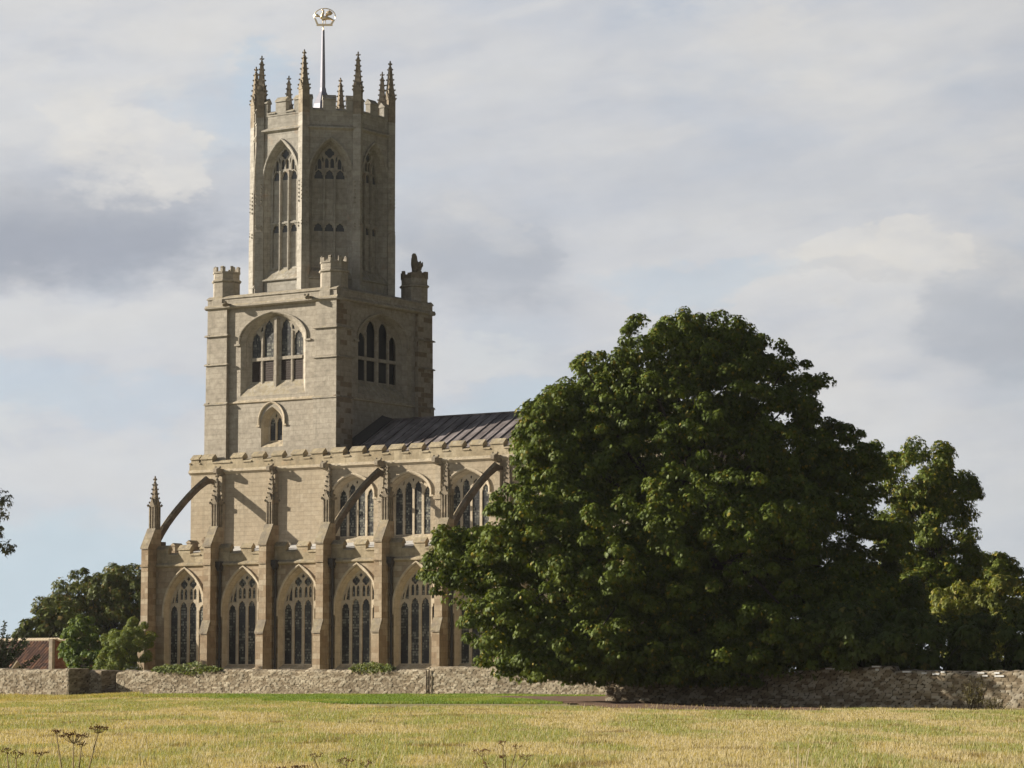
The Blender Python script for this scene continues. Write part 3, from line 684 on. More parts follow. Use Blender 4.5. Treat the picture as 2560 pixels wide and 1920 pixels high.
def octloop(cx, cy, r, z, rot=math.pi / 8): return [(cx + r * math.cos(rot + k * math.pi / 4), cy + r * math.sin(rot + k * math.pi / 4), z) for k in range(8)]
def turret(cx, cy, mat, worn=False):
    mb = MB(); r = 0.87
    mb.loft([octloop(cx, cy, r + 0.12, 24.75), octloop(cx, cy, r + 0.12, 25.1), octloop(cx, cy, r, 25.35), octloop(cx, cy, r, 26.30)])
    mb.loft([octloop(cx, cy, r + 0.02, 26.24), octloop(cx, cy, r + 0.10, 26.30), octloop(cx, cy, r + 0.10, 26.37), octloop(cx, cy, r - 0.02, 26.45)])
    mb.loft([octloop(cx, cy, r - 0.02, 26.42), octloop(cx, cy, r - 0.02, 26.86)])
    t = part('turret', mb, mat)
    mb = MB()
    for k in range(8):
        q = k * math.pi / 4; fx, fy = math.cos(q), math.sin(q); ap = (r - 0.02) * math.cos(math.pi / 8)
        fr = FR((cx + fx * ap, cy + fy * ap, 0), (-fy, fx, 0))
        if worn:
            h = [0.30, 0.06, 0.22, 0.0, 0.26, 0.34, 0.18, 0.30][k]; fr.box(mb, -0.33, 0.33, 26.85, 26.88 + h, -0.02, 0.16)
            fr.box(mb, 0.06, 0.34, 26.8, 27.0 + h * 0.9, -0.05, 0.14)
        else:
            fr.box(mb, -0.33, 0.33, 26.83, 26.93, -0.05, 0.14); fr.box(mb, 0.16, 0.34, 26.93, 27.20 + random.uniform(-0.08, 0.06), -0.03, 0.15); fr.box(mb, -0.34, -0.16, 26.93, 27.20 + random.uniform(-0.1, 0.06), -0.03, 0.15)
            fr.prism(mb, [(-0.06, 27.18), (0.05, 27.28), (0.17, 27.18)], 0.15, 0.34)
    if worn: mb.loft([octloop(cx, cy, 0.62, 26.8), octloop(cx, cy, 0.46, 27.22)])
    mb.build('battlement', 'pinnacle' if worn else mat, t)
    return t
turret(TX0 + 0.92, TY0 + 0.92, 'tower'); turret(TX1 - 0.92, TY0 + 0.92, 'tower'); turret(TX0 + 0.92, TY1 - 0.92, 'tower')
tn = turret(TX1 - 0.92, TY1 - 0.92, 'tower', True)
sx, sy = TX1 - 0.92, TY1 - 0.92                                     # weathered winged beast on the north-east turret
mb = MB(); rv = Vector(RV)
def SP(s, z, d=0.0): return (sx + rv.x * s - FV[0] * d, sy + rv.y * s - FV[1] * d, z)
def slab(pts, d0, d1):
    mb.loft([[SP(s, z, d0) for s, z in pts], [SP(s, z, d1) for s, z in pts]])
slab([(-0.16, 27.15), (0.30, 27.15), (0.34, 27.45), (0.22, 27.9), (0.16, 28.30), (0.05, 28.46), (-0.10, 28.40), (-0.20, 28.15), (-0.22, 27.75), (-0.17, 27.45)], -0.20, 0.20)
slab([(0.10, 27.2), (0.32, 27.35), (0.56, 27.70), (0.54, 27.95), (0.44, 27.86), (0.40, 28.02), (0.26, 27.92), (0.10, 28.2)], -0.08, 0.10)
mb.blob(SP(-0.02, 28.32), (0.16, 0.18, 0.20), jit=0.15); mb.blob(SP(0.05, 27.6, 0.16), (0.24, 0.24, 0.45), jit=0.1); mb.blob(SP(0.30, 27.62, 0.1), (0.18, 0.2, 0.30), jit=0.2); mb.blob(SP(0.02, 27.2), (0.42, 0.42, 0.12))
mb.build('statue', 'pinnacle', tn, label='worn stone winged beast on the turret')

# --- octagonal lantern
OX, OY, ORC = (TX0 + TX1) / 2 + 0.03, (TY0 + TY1) / 2, 4.47
AP = ORC * math.cos(math.pi / 8); HS = ORC * math.sin(math.pi / 8)
ln = None; body = MB(); ops = []
L_OUT, L_IN = pointed(1.36, 32.45, 2.45), pointed(1.10, 32.45, 2.22)
faces = []
for k in range(8):
    q = -math.pi / 2 + k * math.pi / 4
    fr = FR((OX + AP * math.cos(q), OY + AP * math.sin(q), 0), (-math.sin(q), math.cos(q), 0)); faces.append(fr)
    wall_with_openings(body, fr, -HS, HS, 24.9, 36.62, [(0, L_OUT, 26.34)])
body.add(octloop(OX, OY, ORC, 36.0, math.pi / 8), [tuple(range(8))])
lantern = part('lantern', body, 'lantern', label='octagonal upper stage of the tower')
lw_holes = []
for c in (-0.68, 0, 0.68):
    lw_holes += [light_hole(c, 0.54, 27.0, 29.32, 0.40), light_hole(c, 0.54, 29.90, 32.60, 0.48)]
for s in (-1, 1):
    lw_holes += [light_hole(s * 0.63, 0.25, 33.12, 33.48, 0.30, False), light_hole(s * 0.17, 0.24, 33.20, 33.62, 0.20, False), [(s * 0.37, 33.45), (s * 0.46, 33.66), (s * 0.50, 34.00), (s * 0.38, 33.80)], [(s * 0.80, 33.05), (s * 0.90, 32.98), (s * 0.86, 33.3), (s * 0.80, 33.4)]]
lw_holes += [quatrefoil(0, 34.14, 0.31)]
for k, fr in enumerate(faces):
    ld = 0.34 if k == 0 else 0.52
    def lribs(mb, fr=fr, ld=ld):
        for c in (-0.34, 0.34): mb.loft([[fr.p(c + x, z, d) for x, d in ((-0.07, ld + 0.004), (-0.035, ld - 0.10), (0.035, ld - 0.10), (0.07, ld + 0.004))] for z in (26.75, 33.1)])
        for z in (29.74, 32.50): fr.box(mb, -1.08, 1.08, z, z + 0.10, ld - 0.05, ld + 0.003) if z < 30 else None
    w = window('lantern_window', fr, 0.0, L_OUT, 26.34, L_IN, 26.92, ld, lw_holes, extra=lribs, th=0.16, glass='lantern_infill', trim='lantern', glass_dep=0.14, hood_arch=pointed(1.34, 32.45, 2.50), lug=0.0)
    w.parent = lantern; w.matrix_parent_inverse = Matrix.Translation(-WORLD[lantern.name])
    mb = MB(); fr.box(mb, -1.06, 1.06, 26.9, 29.22, ld + 0.085, ld + 0.17); mb.build('blind_panel', 'lantern', lantern); mb = MB(); fr.box(mb, -1.06, 1.06, 29.80, 32.52, ld + 0.085, ld + 0.17)
    mb.build('blind_panel', 'lantern', lantern)
    mb = MB()
    fr.prism(mb, [(-0.16, 35.62), (-0.16, 35.70), (0.0, 35.82), (0.0, 35.50)], -HS - 0.05, HS + 0.05)
    mb.build('string_course', 'lantern', lantern); mb = MB()
    fr.prism(mb, [(-0.12, 26.16), (-0.12, 26.22), (0.0, 26.33), (0.0, 26.10)], -HS - 0.05, HS + 0.05)
    mb.build('string_course', 'lantern', lantern)
    mb = MB()
    battlement(mb, FR(fr.p(0, 0, -0.03), fr.t), -HS, HS, [(-HS, -HS + 0.55), (-0.50, 0.30), (HS - 0.75, HS)], 36.56, 36.70, 37.42, th=0.36, rise=0.28)
    mb.build('battlement', 'coping' if False else 'lantern', lantern)
for k in range(8):
    q = -math.pi / 2 + math.pi / 8 + k * math.pi / 4; cx, cy = OX + math.cos(q) * (ORC + 0.02), OY + math.sin(q) * (ORC + 0.02)
    cx, cy = OX + math.cos(q) * (ORC - 0.05), OY + math.sin(q) * (ORC - 0.05); q4 = q + math.pi / 4
    mb = MB(); mb.loft([sq(cx, cy, 0.54, 24.9, q4), sq(cx, cy, 0.54, 29.3, q4), sq(cx, cy, 0.50, 29.5, q4), sq(cx, cy, 0.50, 36.6, q4)])
    dx_, dy_ = math.cos(q), math.sin(q)
    for z, r in ((29.42, 0.12), (29.62, 0.10), (31.0, 0.12), (31.25, 0.11), (31.5, 0.11), (31.75, 0.10), (32.0, 0.09), (32.25, 0.08)):
        for s in (-1, 0, 1): mb.octa((cx + dx_ * (0.30 if s == 0 else 0.10) - dy_ * s * 0.25, cy + dy_ * (0.30 if s == 0 else 0.10) + dx_ * s * 0.25, z + (0.1 if s == 0 else 0)), r * 0.9)
    mb.build('corner_shaft', 'lantern', lantern)
    mb = MB(); pinnacle_mesh(mb, cx, cy, 36.55, 0.505, 38.12, 40.50, rot=q4, levels=6, gp=0.03); mb.build('pinnacle', 'pinnacle', lantern)
mb = MB(); mb.loft([octloop(OX, OY, 0.95, 36.2), octloop(OX, OY, 0.62, 37.9), octloop(OX, OY, 0.24, 38.72), octloop(OX, OY, 0.20, 38.98)])
mb.build('lead_cap', 'steel', lantern)
# --- pole and gilded bird
mb = MB(); mb.loft([octloop(OX, OY, 0.165, 38.95), octloop(OX, OY, 0.17, 39.3), octloop(OX, OY, 0.095, 42.75)])
pole = part('pole', mb, 'steel')
mb = MB(); sx, sy = OX, OY
def ring_pts():
    return [(0.68 * math.cos(t), 43.62 + 0.53 * math.sin(t)) for t in np.linspace(R(-12), R(180 + 14), 22)]
mb.tube([SP(s + 0.10, z) for s, z in ring_pts()], [0.030] * 22, 6)
slab([(-0.42, 43.02), (0.60, 43.02), (0.60, 43.14), (-0.42, 43.14)], -0.06, 0.06)
slab([(-0.44, 43.14), (-0.30, 43.14), (-0.46, 43.5), (-0.58, 43.5)], -0.05, 0.05); slab([(0.46, 43.14), (0.60, 43.14), (0.76, 43.40), (0.60, 43.36)], -0.05, 0.05)
mb.tube([SP(0, 42.7), SP(0, 43.05)], [0.035, 0.035], 6)
vr = part('vane_frame', mb, 'gold', pole)
mb = MB()
mb.tube([SP(-0.14, 43.56, 0.05), SP(-0.02, 43.48, 0.05), SP(0.25, 43.52, 0.03), SP(0.50, 43.46), SP(0.68, 43.36)], [0.06, 0.15, 0.12, 0.07, 0.05], 10)
mb.tube([SP(-0.10, 43.46, 0.07), SP(-0.06, 43.64, 0.08), SP(0.0, 43.84, 0.06), SP(0.02, 43.98, 0.05), SP(-0.05, 44.07, 0.05), SP(-0.14, 44.02, 0.05)], [0.11, 0.11, 0.075, 0.06, 0.06, 0.02], 10)
slab([(0.10, 43.55), (0.22, 43.95), (0.42, 44.04), (0.62, 43.85), (0.50, 43.72), (0.32, 43.68)], -0.05, 0.0)
slab([(-0.12, 43.56), (-0.38, 43.80), (-0.52, 43.78), (-0.50, 43.60), (-0.30, 43.60)], -0.04, 0.02)
mb.tube([SP(-0.02, 43.4), SP(-0.02, 43.12)], [0.025, 0.025], 5); mb.tube([SP(0.14, 43.4), SP(0.16, 43.12)], [0.02, 0.02], 5)
mb.build('falcon', 'gold', pole, label='gilded bird with raised wing in an open ring', smooth=True)

# ------------------------------------------------------------------ ground
def s_d(x, y):
    qx, qy = x - CAM[0], y - CAM[1]; return qx * RV[0] + qy * RV[1], qx * FV[0] + qy * FV[1]
def xy(s, d): return CAM[0] + RV[0] * s + FV[0] * d, CAM[1] + RV[1] * s + FV[1] * d
def su(u, d): return (u - 1280) * d / F_PX
def smooth(t): t = np.clip(t, 0, 1); return t * t * (3 - 2 * t)
def gz(s, d):
    s = np.asarray(s, float); d = np.asarray(d, float)
    g = 0.0049 * np.minimum(np.maximum(d, 0), 172) - 0.0145
    g = g - 0.15 * smooth((s - 3) / 7) * smooth((d - 94) / 9) * smooth((126 - d) / 6)
    return g - 0.27 * smooth((-17 - s) / 7) * smooth((d - 110) / 30) * smooth((168 - d) / 6)
def vnoise(x, y, sc, seed=0, octs=4):
    rng = np.random.default_rng(seed); tab = rng.random((64, 64)); out = 0; amp = 1; tot = 0
    x = np.asarray(x) / sc; y = np.asarray(y) / sc
    for o in range(octs):
        xi = np.floor(x).astype(int); yi = np.floor(y).astype(int); fx = x - xi; fy = y - yi
        fx = fx * fx * (3 - 2 * fx); fy = fy * fy * (3 - 2 * fy)
        a = tab[xi % 64, yi % 64]; b = tab[(xi + 1) % 64, yi % 64]; c = tab[xi % 64, (yi + 1) % 64]; e = tab[(xi + 1) % 64, (yi + 1) % 64]
        out = out + amp * ((a * (1 - fx) + b * fx) * (1 - fy) + (c * (1 - fx) + e * fx) * fy); tot += amp
        amp *= 0.55; x = x * 2.03 + 17.3; y = y * 2.03 + 5.1
    return out / tot
def mesh_np(name, V, Fq, mat, parent=None, col=None, origin=None, smoothf=False):
    V = np.asarray(V, float); n = Fq.shape[1]
    if origin is None: origin = np.array([(V[:, 0].min() + V[:, 0].max()) / 2, (V[:, 1].min() + V[:, 1].max()) / 2, V[:, 2].min()])
    me = bpy.data.meshes.new(name); me.vertices.add(len(V)); me.vertices.foreach_set('co', (V - origin).astype(np.float32).ravel())
    me.loops.add(Fq.size); me.loops.foreach_set('vertex_index', Fq.astype(np.int32).ravel())
    me.polygons.add(len(Fq)); me.polygons.foreach_set('loop_start', np.arange(0, Fq.size, n, dtype=np.int32)); me.polygons.foreach_set('loop_total', np.full(len(Fq), n, np.int32))
    if smoothf: me.polygons.foreach_set('use_smooth', np.ones(len(Fq), bool))
    me.update(calc_edges=True); me.validate()
    if col is not None:
        a = me.color_attributes.new('Col', 'FLOAT_COLOR', 'POINT')
        a.data.foreach_set('color', np.concatenate([col, np.ones((len(col), 1))], 1).astype(np.float32).ravel())
    me.materials.append(M[mat] if isinstance(mat, str) else mat)
    o = bpy.data.objects.new(name, me); COL.objects.link(o); o.location = origin; adopt(o, parent, origin); return o
def field_mat():
    m, T, B = new_mat('meadow')
    P = T.node('ShaderNodeNewGeometry').outputs['Position']
    n = T.noise(P, 0.22, 5, 0.6); n2 = T.noise(P, 2.2, 5, 0.65)
    c = T.ramp(n, (0.36, (0.15, 0.165, 0.052)), (0.50, (0.26, 0.225, 0.115)), (0.64, (0.31, 0.265, 0.15)))
    T.put(B.inputs['Base Color'], T.mix(1.0, c, T.ramp(n2, (0.3, 0.6), (0.7, 1.1)), 'MULTIPLY')); B.inputs['Roughness'].default_value = 0.95
    B.inputs['Specular IOR Level'].default_value = 0.1
    return m
ss = np.concatenate([[-600, -350, -160, -90], np.linspace(-60, 60, 81), [90, 160, 350, 600]])
dd = np.concatenate([[-250, -60, 0, 10, 20, 30], np.linspace(40, 180, 85), [200, 240, 300, 420, 700]])
S_, D_ = np.meshgrid(ss, dd); gx, gy = xy(S_, D_)
Vg = np.stack([gx.ravel(), gy.ravel(), gz(S_, D_).ravel()], 1); nc = len(ss)
ii, jj = np.meshgrid(np.arange(len(dd) - 1), np.arange(nc - 1), indexing='ij'); i0 = (ii * nc + jj).ravel()
tag(mesh_np('field_ground', Vg, np.stack([i0, i0 + 1, i0 + nc + 1, i0 + nc], 1), field_mat(), smoothf=True), kind='structure')

# bare soil under the big tree
def in_soil(s, d):
    u = 1280 + s * F_PX / d
    edge = vnoise(s, d, 2.0, 5) - 0.5
    front = 101 + 30 * smooth((1570 - u) / 340) + edge * 3.0
    back = 137.0
    return (d > front) & (d < back) & (u > 1225 + edge * 90) & (u < 2050)
m_soil = plain('bare_soil', (0.13, 0.074, 0.040), 0.95, vary=0.4, scale=2.5)
so = MB(); rng = np.random.default_rng(3); st_ = 0.5
for s in np.arange(-1.5, 13, st_):
    for d in np.arange(100, 138, st_):
        if in_soil(s + st_ / 2, d + st_ / 2):
            so.quad(*[(*xy(a, b), float(gz(a, b)) + 0.012 + 0.10 * float(vnoise(a, b, 0.7, 9))) for a, b in ((s, d), (s + st_, d), (s + st_, d + st_), (s, d + st_))])
tag(so.build('soil_patch', m_soil), kind='structure')

# ------------------------------------------------------------------ grass
def grass(name, n, d0, d1, hmin, hmax, pal, seed, keep, wmul=1.0, margin=1.12):
    rng = np.random.default_rng(seed)
    q = rng.random(n * 3); d = 1.0 / (1 / d0 + q * (1 / d1 - 1 / d0)) * 0.45 + (d0 + q * (d1 - d0)) * 0.55
    s = (rng.random(n * 3) - 0.5) * d * 2560 / F_PX * margin
    k = keep(s, d); s, d = s[k][:n], d[k][:n]; n = len(s)
    x, y = xy(s, d); g = gz(s, d)
    tus = vnoise(x, y, 1.1, seed + 1, 3); pat = vnoise(s * 1.7, d * 0.42, 3.2, seed + 2, 5); tint = rng.random(n)
    h = (hmin + (hmax - hmin) * (0.25 + 0.75 * rng.random(n)) * (0.25 + 1.3 * np.clip(tus - 0.15, 0, 1)))
    ang = rng.random(n) * 2 * np.pi; lean = h * (0.12 + 0.45 * rng.random(n))
    lx = np.cos(ang) * lean * 0.7 + lean * 0.22 * RV[0]; ly = np.sin(ang) * lean * 0.7 + lean * 0.22 * RV[1]
    w = (0.0022 + 0.0026 * rng.random(n)) * wmul * (0.35 + d / 42); wa = rng.random(n) * np.pi; wx, wy = np.cos(wa) * w, np.sin(wa) * w
    B1 = np.stack([x - wx, y - wy, g - 0.02], 1); B2 = np.stack([x + wx, y + wy, g - 0.02], 1)
    M1 = np.stack([x + lx * 0.50 + wx * 0.9, y + ly * 0.50 + wy * 0.9, g + h * 0.6], 1); T1 = np.stack([x + lx, y + ly, g + h], 1)
    V = np.stack([B1, B2, M1, T1], 1).reshape(-1, 3); Fq = np.arange(4 * n).reshape(-1, 4)
    col = pal(pat, tus, tint, h, s, d)
    return mesh_np(name, V, Fq, 'grass', col=np.repeat(col, 4, 0))
def lerp(a, b, t): return np.asarray(a)[None] * (1 - t[:, None]) + np.asarray(b)[None] * t[:, None]
def pal_meadow(pat, tus, tint, h, s, d):
    t = 0.85 * smooth((pat - 0.39) / 0.22)                               # straw to green
    c = lerp((0.405, 0.35, 0.212), (0.225, 0.252, 0.082), t)
    c = c * (0.82 + 0.36 * tint[:, None])
    br = smooth((vnoise(s, d * 0.5, 0.9, 77, 3) - 0.68) / 0.10) * 0.8
    return c * (1 - br[:, None]) + np.array((0.16, 0.115, 0.05)) * br[:, None]
def pal_lawn(pat, tus, tint, h, s, d):
    c = lerp((0.135, 0.205, 0.034), (0.21, 0.25, 0.06), smooth((pat - 0.45) / 0.2)); return c * (0.75 + 0.45 * tint[:, None])
def lawn_zone(s, d):
    u = 1280 + s * F_PX / d; e = (vnoise(s, d, 2.5, 31) - 0.5)
    return (d > 106 + e * 10 + 28 * smooth((1020 - u) / 600)) & (u > 330 + e * 200) & (u < 1600)
YW2, YW3 = -13.3, -32.3
def front_of_walls(s, d):
    x, y = xy(s, d)
    return np.where(x < 48.5, y < YW2 - 0.05, y < YW3 - 0.02) & ~((x < 3.6) & (y > -15.05))
tag(grass('meadow_grass', 1000000, 42.5, 136, 0.03, 0.125, pal_meadow, 11, lambda s, d: front_of_walls(s, d) & ~in_soil(s, d) & ~(lawn_zone(s, d))), kind='stuff')
tag(grass('mown_grass', 120000, 115, 146, 0.05, 0.14, pal_lawn, 12, lambda s, d: front_of_walls(s, d) & ~in_soil(s, d) & lawn_zone(s, d), 1.3), kind='stuff')
tag(grass('meadow_grass', 420000, 26, 140, 0.04, 0.14, pal_meadow, 18, lambda s, d: front_of_walls(s, d) & ~in_soil(s, d) & ~lawn_zone(s, d) & ((d < 42.5) | (np.abs(s) > d * 0.196)), 1.5, 2.7), kind='stuff')
def pal_straw(pat, tus, tint, h, s, d): return lerp((0.42, 0.36, 0.23), (0.32, 0.26, 0.14), tint)
tag(grass('seeding_grass', 22000, 43, 112, 0.10, 0.22, pal_straw, 13, lambda s, d: front_of_walls(s, d) & ~lawn_zone(s, d), 0.8), kind='stuff')
def pal_verge(pat, tus, tint, h, s, d): return lerp((0.20, 0.22, 0.055), (0.38, 0.30, 0.13), np.clip(pat * 1.6 - 0.3 + 0.4 * (tint - 0.5), 0, 1))
def near_wall(s, d):
    x, y = xy(s, d); return front_of_walls(s, d) & (x < 48) & ~in_soil(s, d) & ~lawn_zone(s, d)
tag(grass('verge_grass', 110000, 133, 166, 0.06, 0.26, pal_verge, 14, near_wall, 1.2), kind='stuff')
tag(grass('churchyard_grass', 16000, 140, 210, 0.06, 0.20, pal_lawn, 15, lambda s, d: ~front_of_walls(s, d), 1.3, 1.3), kind='stuff')

# ------------------------------------------------------------------ rubble walls
def rubble_mat(name, c1, c2, c3):
    m, T, B = new_mat(name)
    a = T.node('ShaderNodeAttribute'); a.attribute_name = 'Col'; P = T.node('ShaderNodeNewGeometry').outputs['Position']
    s = T.sep(a.outputs['Color'])
    col = T.ramp(s[0], (0.05, c1), (0.5, c2), (0.95, c3))
    col = T.mix(T.sstep(s[1], 0.60, 0.05), col, tuple(v * 0.26 for v in c1))
    col = T.mix(1.0, col, T.ramp(T.noise(P, 1.0, 6, 0.7), (0.3, 0.62), (0.65, 1.10)), 'MULTIPLY')
    T.put(B.inputs['Base Color'], col); B.inputs['Roughness'].default_value = 0.95; B.inputs['Specular IOR Level'].default_value = 0.1
    bp = T.node('ShaderNodeBump'); T.put(bp.inputs['Height'], T.noise(P, 14, 4, 0.7)); bp.inputs['Strength'].default_value = 0.5; bp.inputs['Distance'].default_value = 0.03
    T.l.new(bp.outputs[0], B.inputs['Normal'])
    return m
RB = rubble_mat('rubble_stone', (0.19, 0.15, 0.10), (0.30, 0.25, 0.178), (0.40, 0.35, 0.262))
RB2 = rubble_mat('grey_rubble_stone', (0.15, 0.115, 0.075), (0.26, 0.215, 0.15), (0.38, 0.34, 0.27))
def stone_cells(a, z, seed, sw=0.30, sh=0.11):
    """nearest and second nearest stone centre on a loose coursed lattice"""
    rng = np.random.default_rng(seed); J = rng.random((128, 32, 3))
    r = np.floor(z / sh).astype(int); best = np.full(a.shape, 9.0); sec = np.full(a.shape, 9.0); tone = np.zeros(a.shape)
    for dr in (-1, 0, 1):
        rr = r + dr; off = (rr % 2) * 0.5; c = np.floor(a / sw - off).astype(int)
        for dc in (-1, 0, 1, 2):
            cc = c + dc; j = J[cc % 128, rr % 32]
            px = (cc + off + 0.15 + 0.75 * j[..., 0]) * sw; pz = (rr + 0.25 + 0.5 * j[..., 1]) * sh
            dist = np.hypot((a - px) / sw, (z - pz) / sh * 0.9)
            nb = dist < best; sec = np.where(nb, best, np.minimum(sec, dist)); tone = np.where(nb, j[..., 2], tone); best = np.where(nb, dist, best)
    return tone, sec - best
def rubble_wall(name, fr, a0, a1, zbase, ztop, th, mat, seed, label=None, parent=None, ends=True, step=0.042, rel=0.032):
    """dry-stone wall: the faces are really relief, each stone standing proud of its joints"""
    na = max(3, int((a1 - a0) / step)); V = []; Fs = []; Cs = []; base = 0
    def sheet(fn, A, Zf, sd, sgn):
        nonlocal base
        nz = Zf.shape[0]; tone, gap = stone_cells(A, Zf, sd)
        rlf = rel * smooth(gap / 0.11) * (0.35 + 0.9 * tone) + 0.04 * (vnoise(A, Zf, 1.6, sd + 4, 3) - 0.5)
        e_ = np.ones(A.shape[1]); e_[0] = e_[-1] = 0.0; e_[1] = e_[-2] = 0.6; rlf = rlf * e_[None]
        pts = fn(A, Zf, rlf); V.append(pts.reshape(-1, 3)); Cs.append(np.stack([tone.ravel(), np.clip(gap.ravel() * 3, 0, 1), tone.ravel() * 0], 1))
        r, c = np.meshgrid(np.arange(nz - 1), np.arange(A.shape[1] - 1), indexing='ij'); q = base + (r * A.shape[1] + c).ravel(); n_ = A.shape[1]
        Fs.append(np.stack([q, q + 1, q + n_ + 1, q + n_], 1)); base += A.size
    av = np.linspace(a0, a1, na); top = np.array([ztop(a) for a in av]) + 0.13 * (vnoise(av, av * 0, 0.38, seed + 8, 4) - 0.5) + 0.10 * (vnoise(av, av * 0 + 3, 2.5, seed + 9, 2) - 0.5); bot = np.array([zbase(a) for a in av]) - 0.15
    nz = 34; tt = np.linspace(0, 1, nz)[:, None]; A = np.repeat(av[None], nz, 0); Z = bot[None] * (1 - tt) + top[None] * tt
    o, t, n = np.array(fr.o), np.array(fr.t), np.array(fr.n)
    mk = lambda A, Z, D: o + A[..., None] * t - D[..., None] * n + np.stack([np.zeros_like(Z)] * 2 + [Z], -1)
    sheet(lambda A, Z, r: mk(A, Z, -r + 0.12 * smooth((Z - top[None] + 0.12) / 0.14) ), A, Z, seed, 1)          # front
    sheet(lambda A, Z, r: mk(A, Z, th + r), A, Z, seed + 1, -1)                                                    # back
    nt = 9; dv = np.linspace(-0.0, 1, nt)[:, None]; A2 = np.repeat(av[None], nt, 0); D2 = 0.06 + dv * (th - 0.06) + 0 * A2
    def topfn(A, Zq, r): return mk(A, top[None] + 0.03 * np.sin(np.pi * dv) + r * 0.7 - 0.03, D2)
    sheet(topfn, A2, D2 * 1.0, seed + 2, 1)
    for e, ae in ((-1, a0), (1, a1)):
        D3 = np.repeat(np.linspace(0, th, 12)[None], nz, 0); ze = top[0] if e < 0 else top[-1]; zb = bot[0] if e < 0 else bot[-1]
        Z3 = zb + (ze - zb) * tt + 0 * D3
        sheet(lambda A, Z, r, ae=ae, e=e: mk(ae + e * r, Z, A), D3, Z3, seed + 3 + e, 1)
    o_ = mesh_np(name, np.concatenate(V), np.concatenate(Fs), mat, parent, col=np.concatenate(Cs)); 
    if label: tag(o_, label, 'wall', kind='thing')
    return o_
def zg(x, y): s, d = s_d(x, y); return float(gz(s, d))
def lin(*pts):
    xs, ys = zip(*pts); return lambda a: float(np.interp(a, xs, ys))
W1 = FR((0, -15.0, 0), (1, 0, 0))
rubble_wall('stone_wall', W1, -22, 3.42, lambda a: zg(a, -15.0), lin((-22, 2.0), (3.4, 2.02)), 1.62, RB, 101, 'sunlit rubble wall at far left with a thick shaded end beside the stile gap')
W1b = FR((0, -13.38, 0), (1, 0, 0))
rubble_wall('stone_wall', W1b, 3.36, 4.30, lambda a: zg(a, -13.4), lin((3.4, 1.97), (4.3, 1.93)), 1.9, RB, 140, 'short rubble wall stub set back beside the gap, crossed by a slanting shadow')
mb = MB(); mb.box(4.36, 5.26, -13.2, -12.3, 0.4, 0.96); mb.box(4.36, 5.26, -12.3, -11.9, 0.4, 1.02)
st = tag(mb.build('stile_step', 'flyer'), 'low pale stone step across the narrow gap in the churchyard wall', 'step')
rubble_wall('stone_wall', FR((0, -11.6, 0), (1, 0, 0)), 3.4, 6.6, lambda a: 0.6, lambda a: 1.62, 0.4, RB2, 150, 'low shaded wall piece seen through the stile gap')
W2 = FR((0, YW2, 0), (1, 0, 0))
rubble_wall('stone_wall', W2, 5.30, 26.1, lambda a: zg(a, YW2), lin((5.3, 1.86), (5.8, 1.95), (16, 1.99), (26, 2.03)), 0.55, RB, 201, 'long sunlit rubble wall before the church, with ivy on its top')
rubble_wall('stone_wall', W2, 26.16, 47.9, lambda a: zg(a, YW2), lin((26.1, 2.08), (33, 2.02), (40, 1.80), (48, 1.75)), 0.55, RB, 231, 'sunlit rubble wall running under the overhanging chestnut branches')
mb = MB(); mb.tube([(26.02, YW2 - 0.08, 0.7), (26.02, YW2 - 0.08, 1.95)], [0.028, 0.028], 6); mb.tube([(26.24, YW2 - 0.08, 0.7), (26.24, YW2 - 0.08, 1.95)], [0.024, 0.024], 6)
tag(mb.build('iron_post', 'flyer'), 'thin dark upright pipes at the joint between two lengths of the sunlit wall', 'post')
W3 = FR((0, YW3, 0), (1, 0, 0))
w3 = rubble_wall('stone_wall', W3, 48.5, 80, lambda a: zg(a, YW3), lin((48.5, 1.56), (57, 1.80), (59.1, 1.98), (61.4, 2.0), (61.5, 1.84), (70, 1.82), (80, 1.85)), 0.6, RB2, 301, 'shaded rubble wall under the trees at right with pale stones and painted sun gleams in its top')
mb = MB()
for a, z, l, h in ((58.6, 1.90, 0.75, 0.05), (60.6, 1.97, 0.35, 0.07), (60.75, 1.84, 0.14, 0.10), (61.9, 1.77, 0.34, 0.08), (62.7, 1.71, 0.20, 0.08), (63.15, 1.68, 0.28, 0.09), (63.5, 1.76, 0.16, 0.07), (65.0, 1.73, 0.28, 0.06), (65.2, 1.62, 0.22, 0.07), (65.7, 1.72, 0.20, 0.08), (65.7, 1.61, 0.38, 0.07), (59.4, 1.93, 0.15, 0.12)):
    W3.box(mb, a, a + l, z, z + h * 0.8, -0.055, 0.05)
mb.build('pale_gleam_stone', plain('gleam_white_stone', (0.62, 0.62, 0.61), 0.8, vary=0.25), w3)  # pale stones whose white also carries the sun gleams on the mortar
rubble_wall('stone_wall', FR((48.55, YW2 + 0.3, 0), (0, -1, 0)), 0, YW2 - YW3 - 0.4, lambda a: zg(48.5, YW2 - a), lambda a: 1.7, 0.5, RB2, 331, 'cross wall joining the two wall lines behind the chestnut tree')

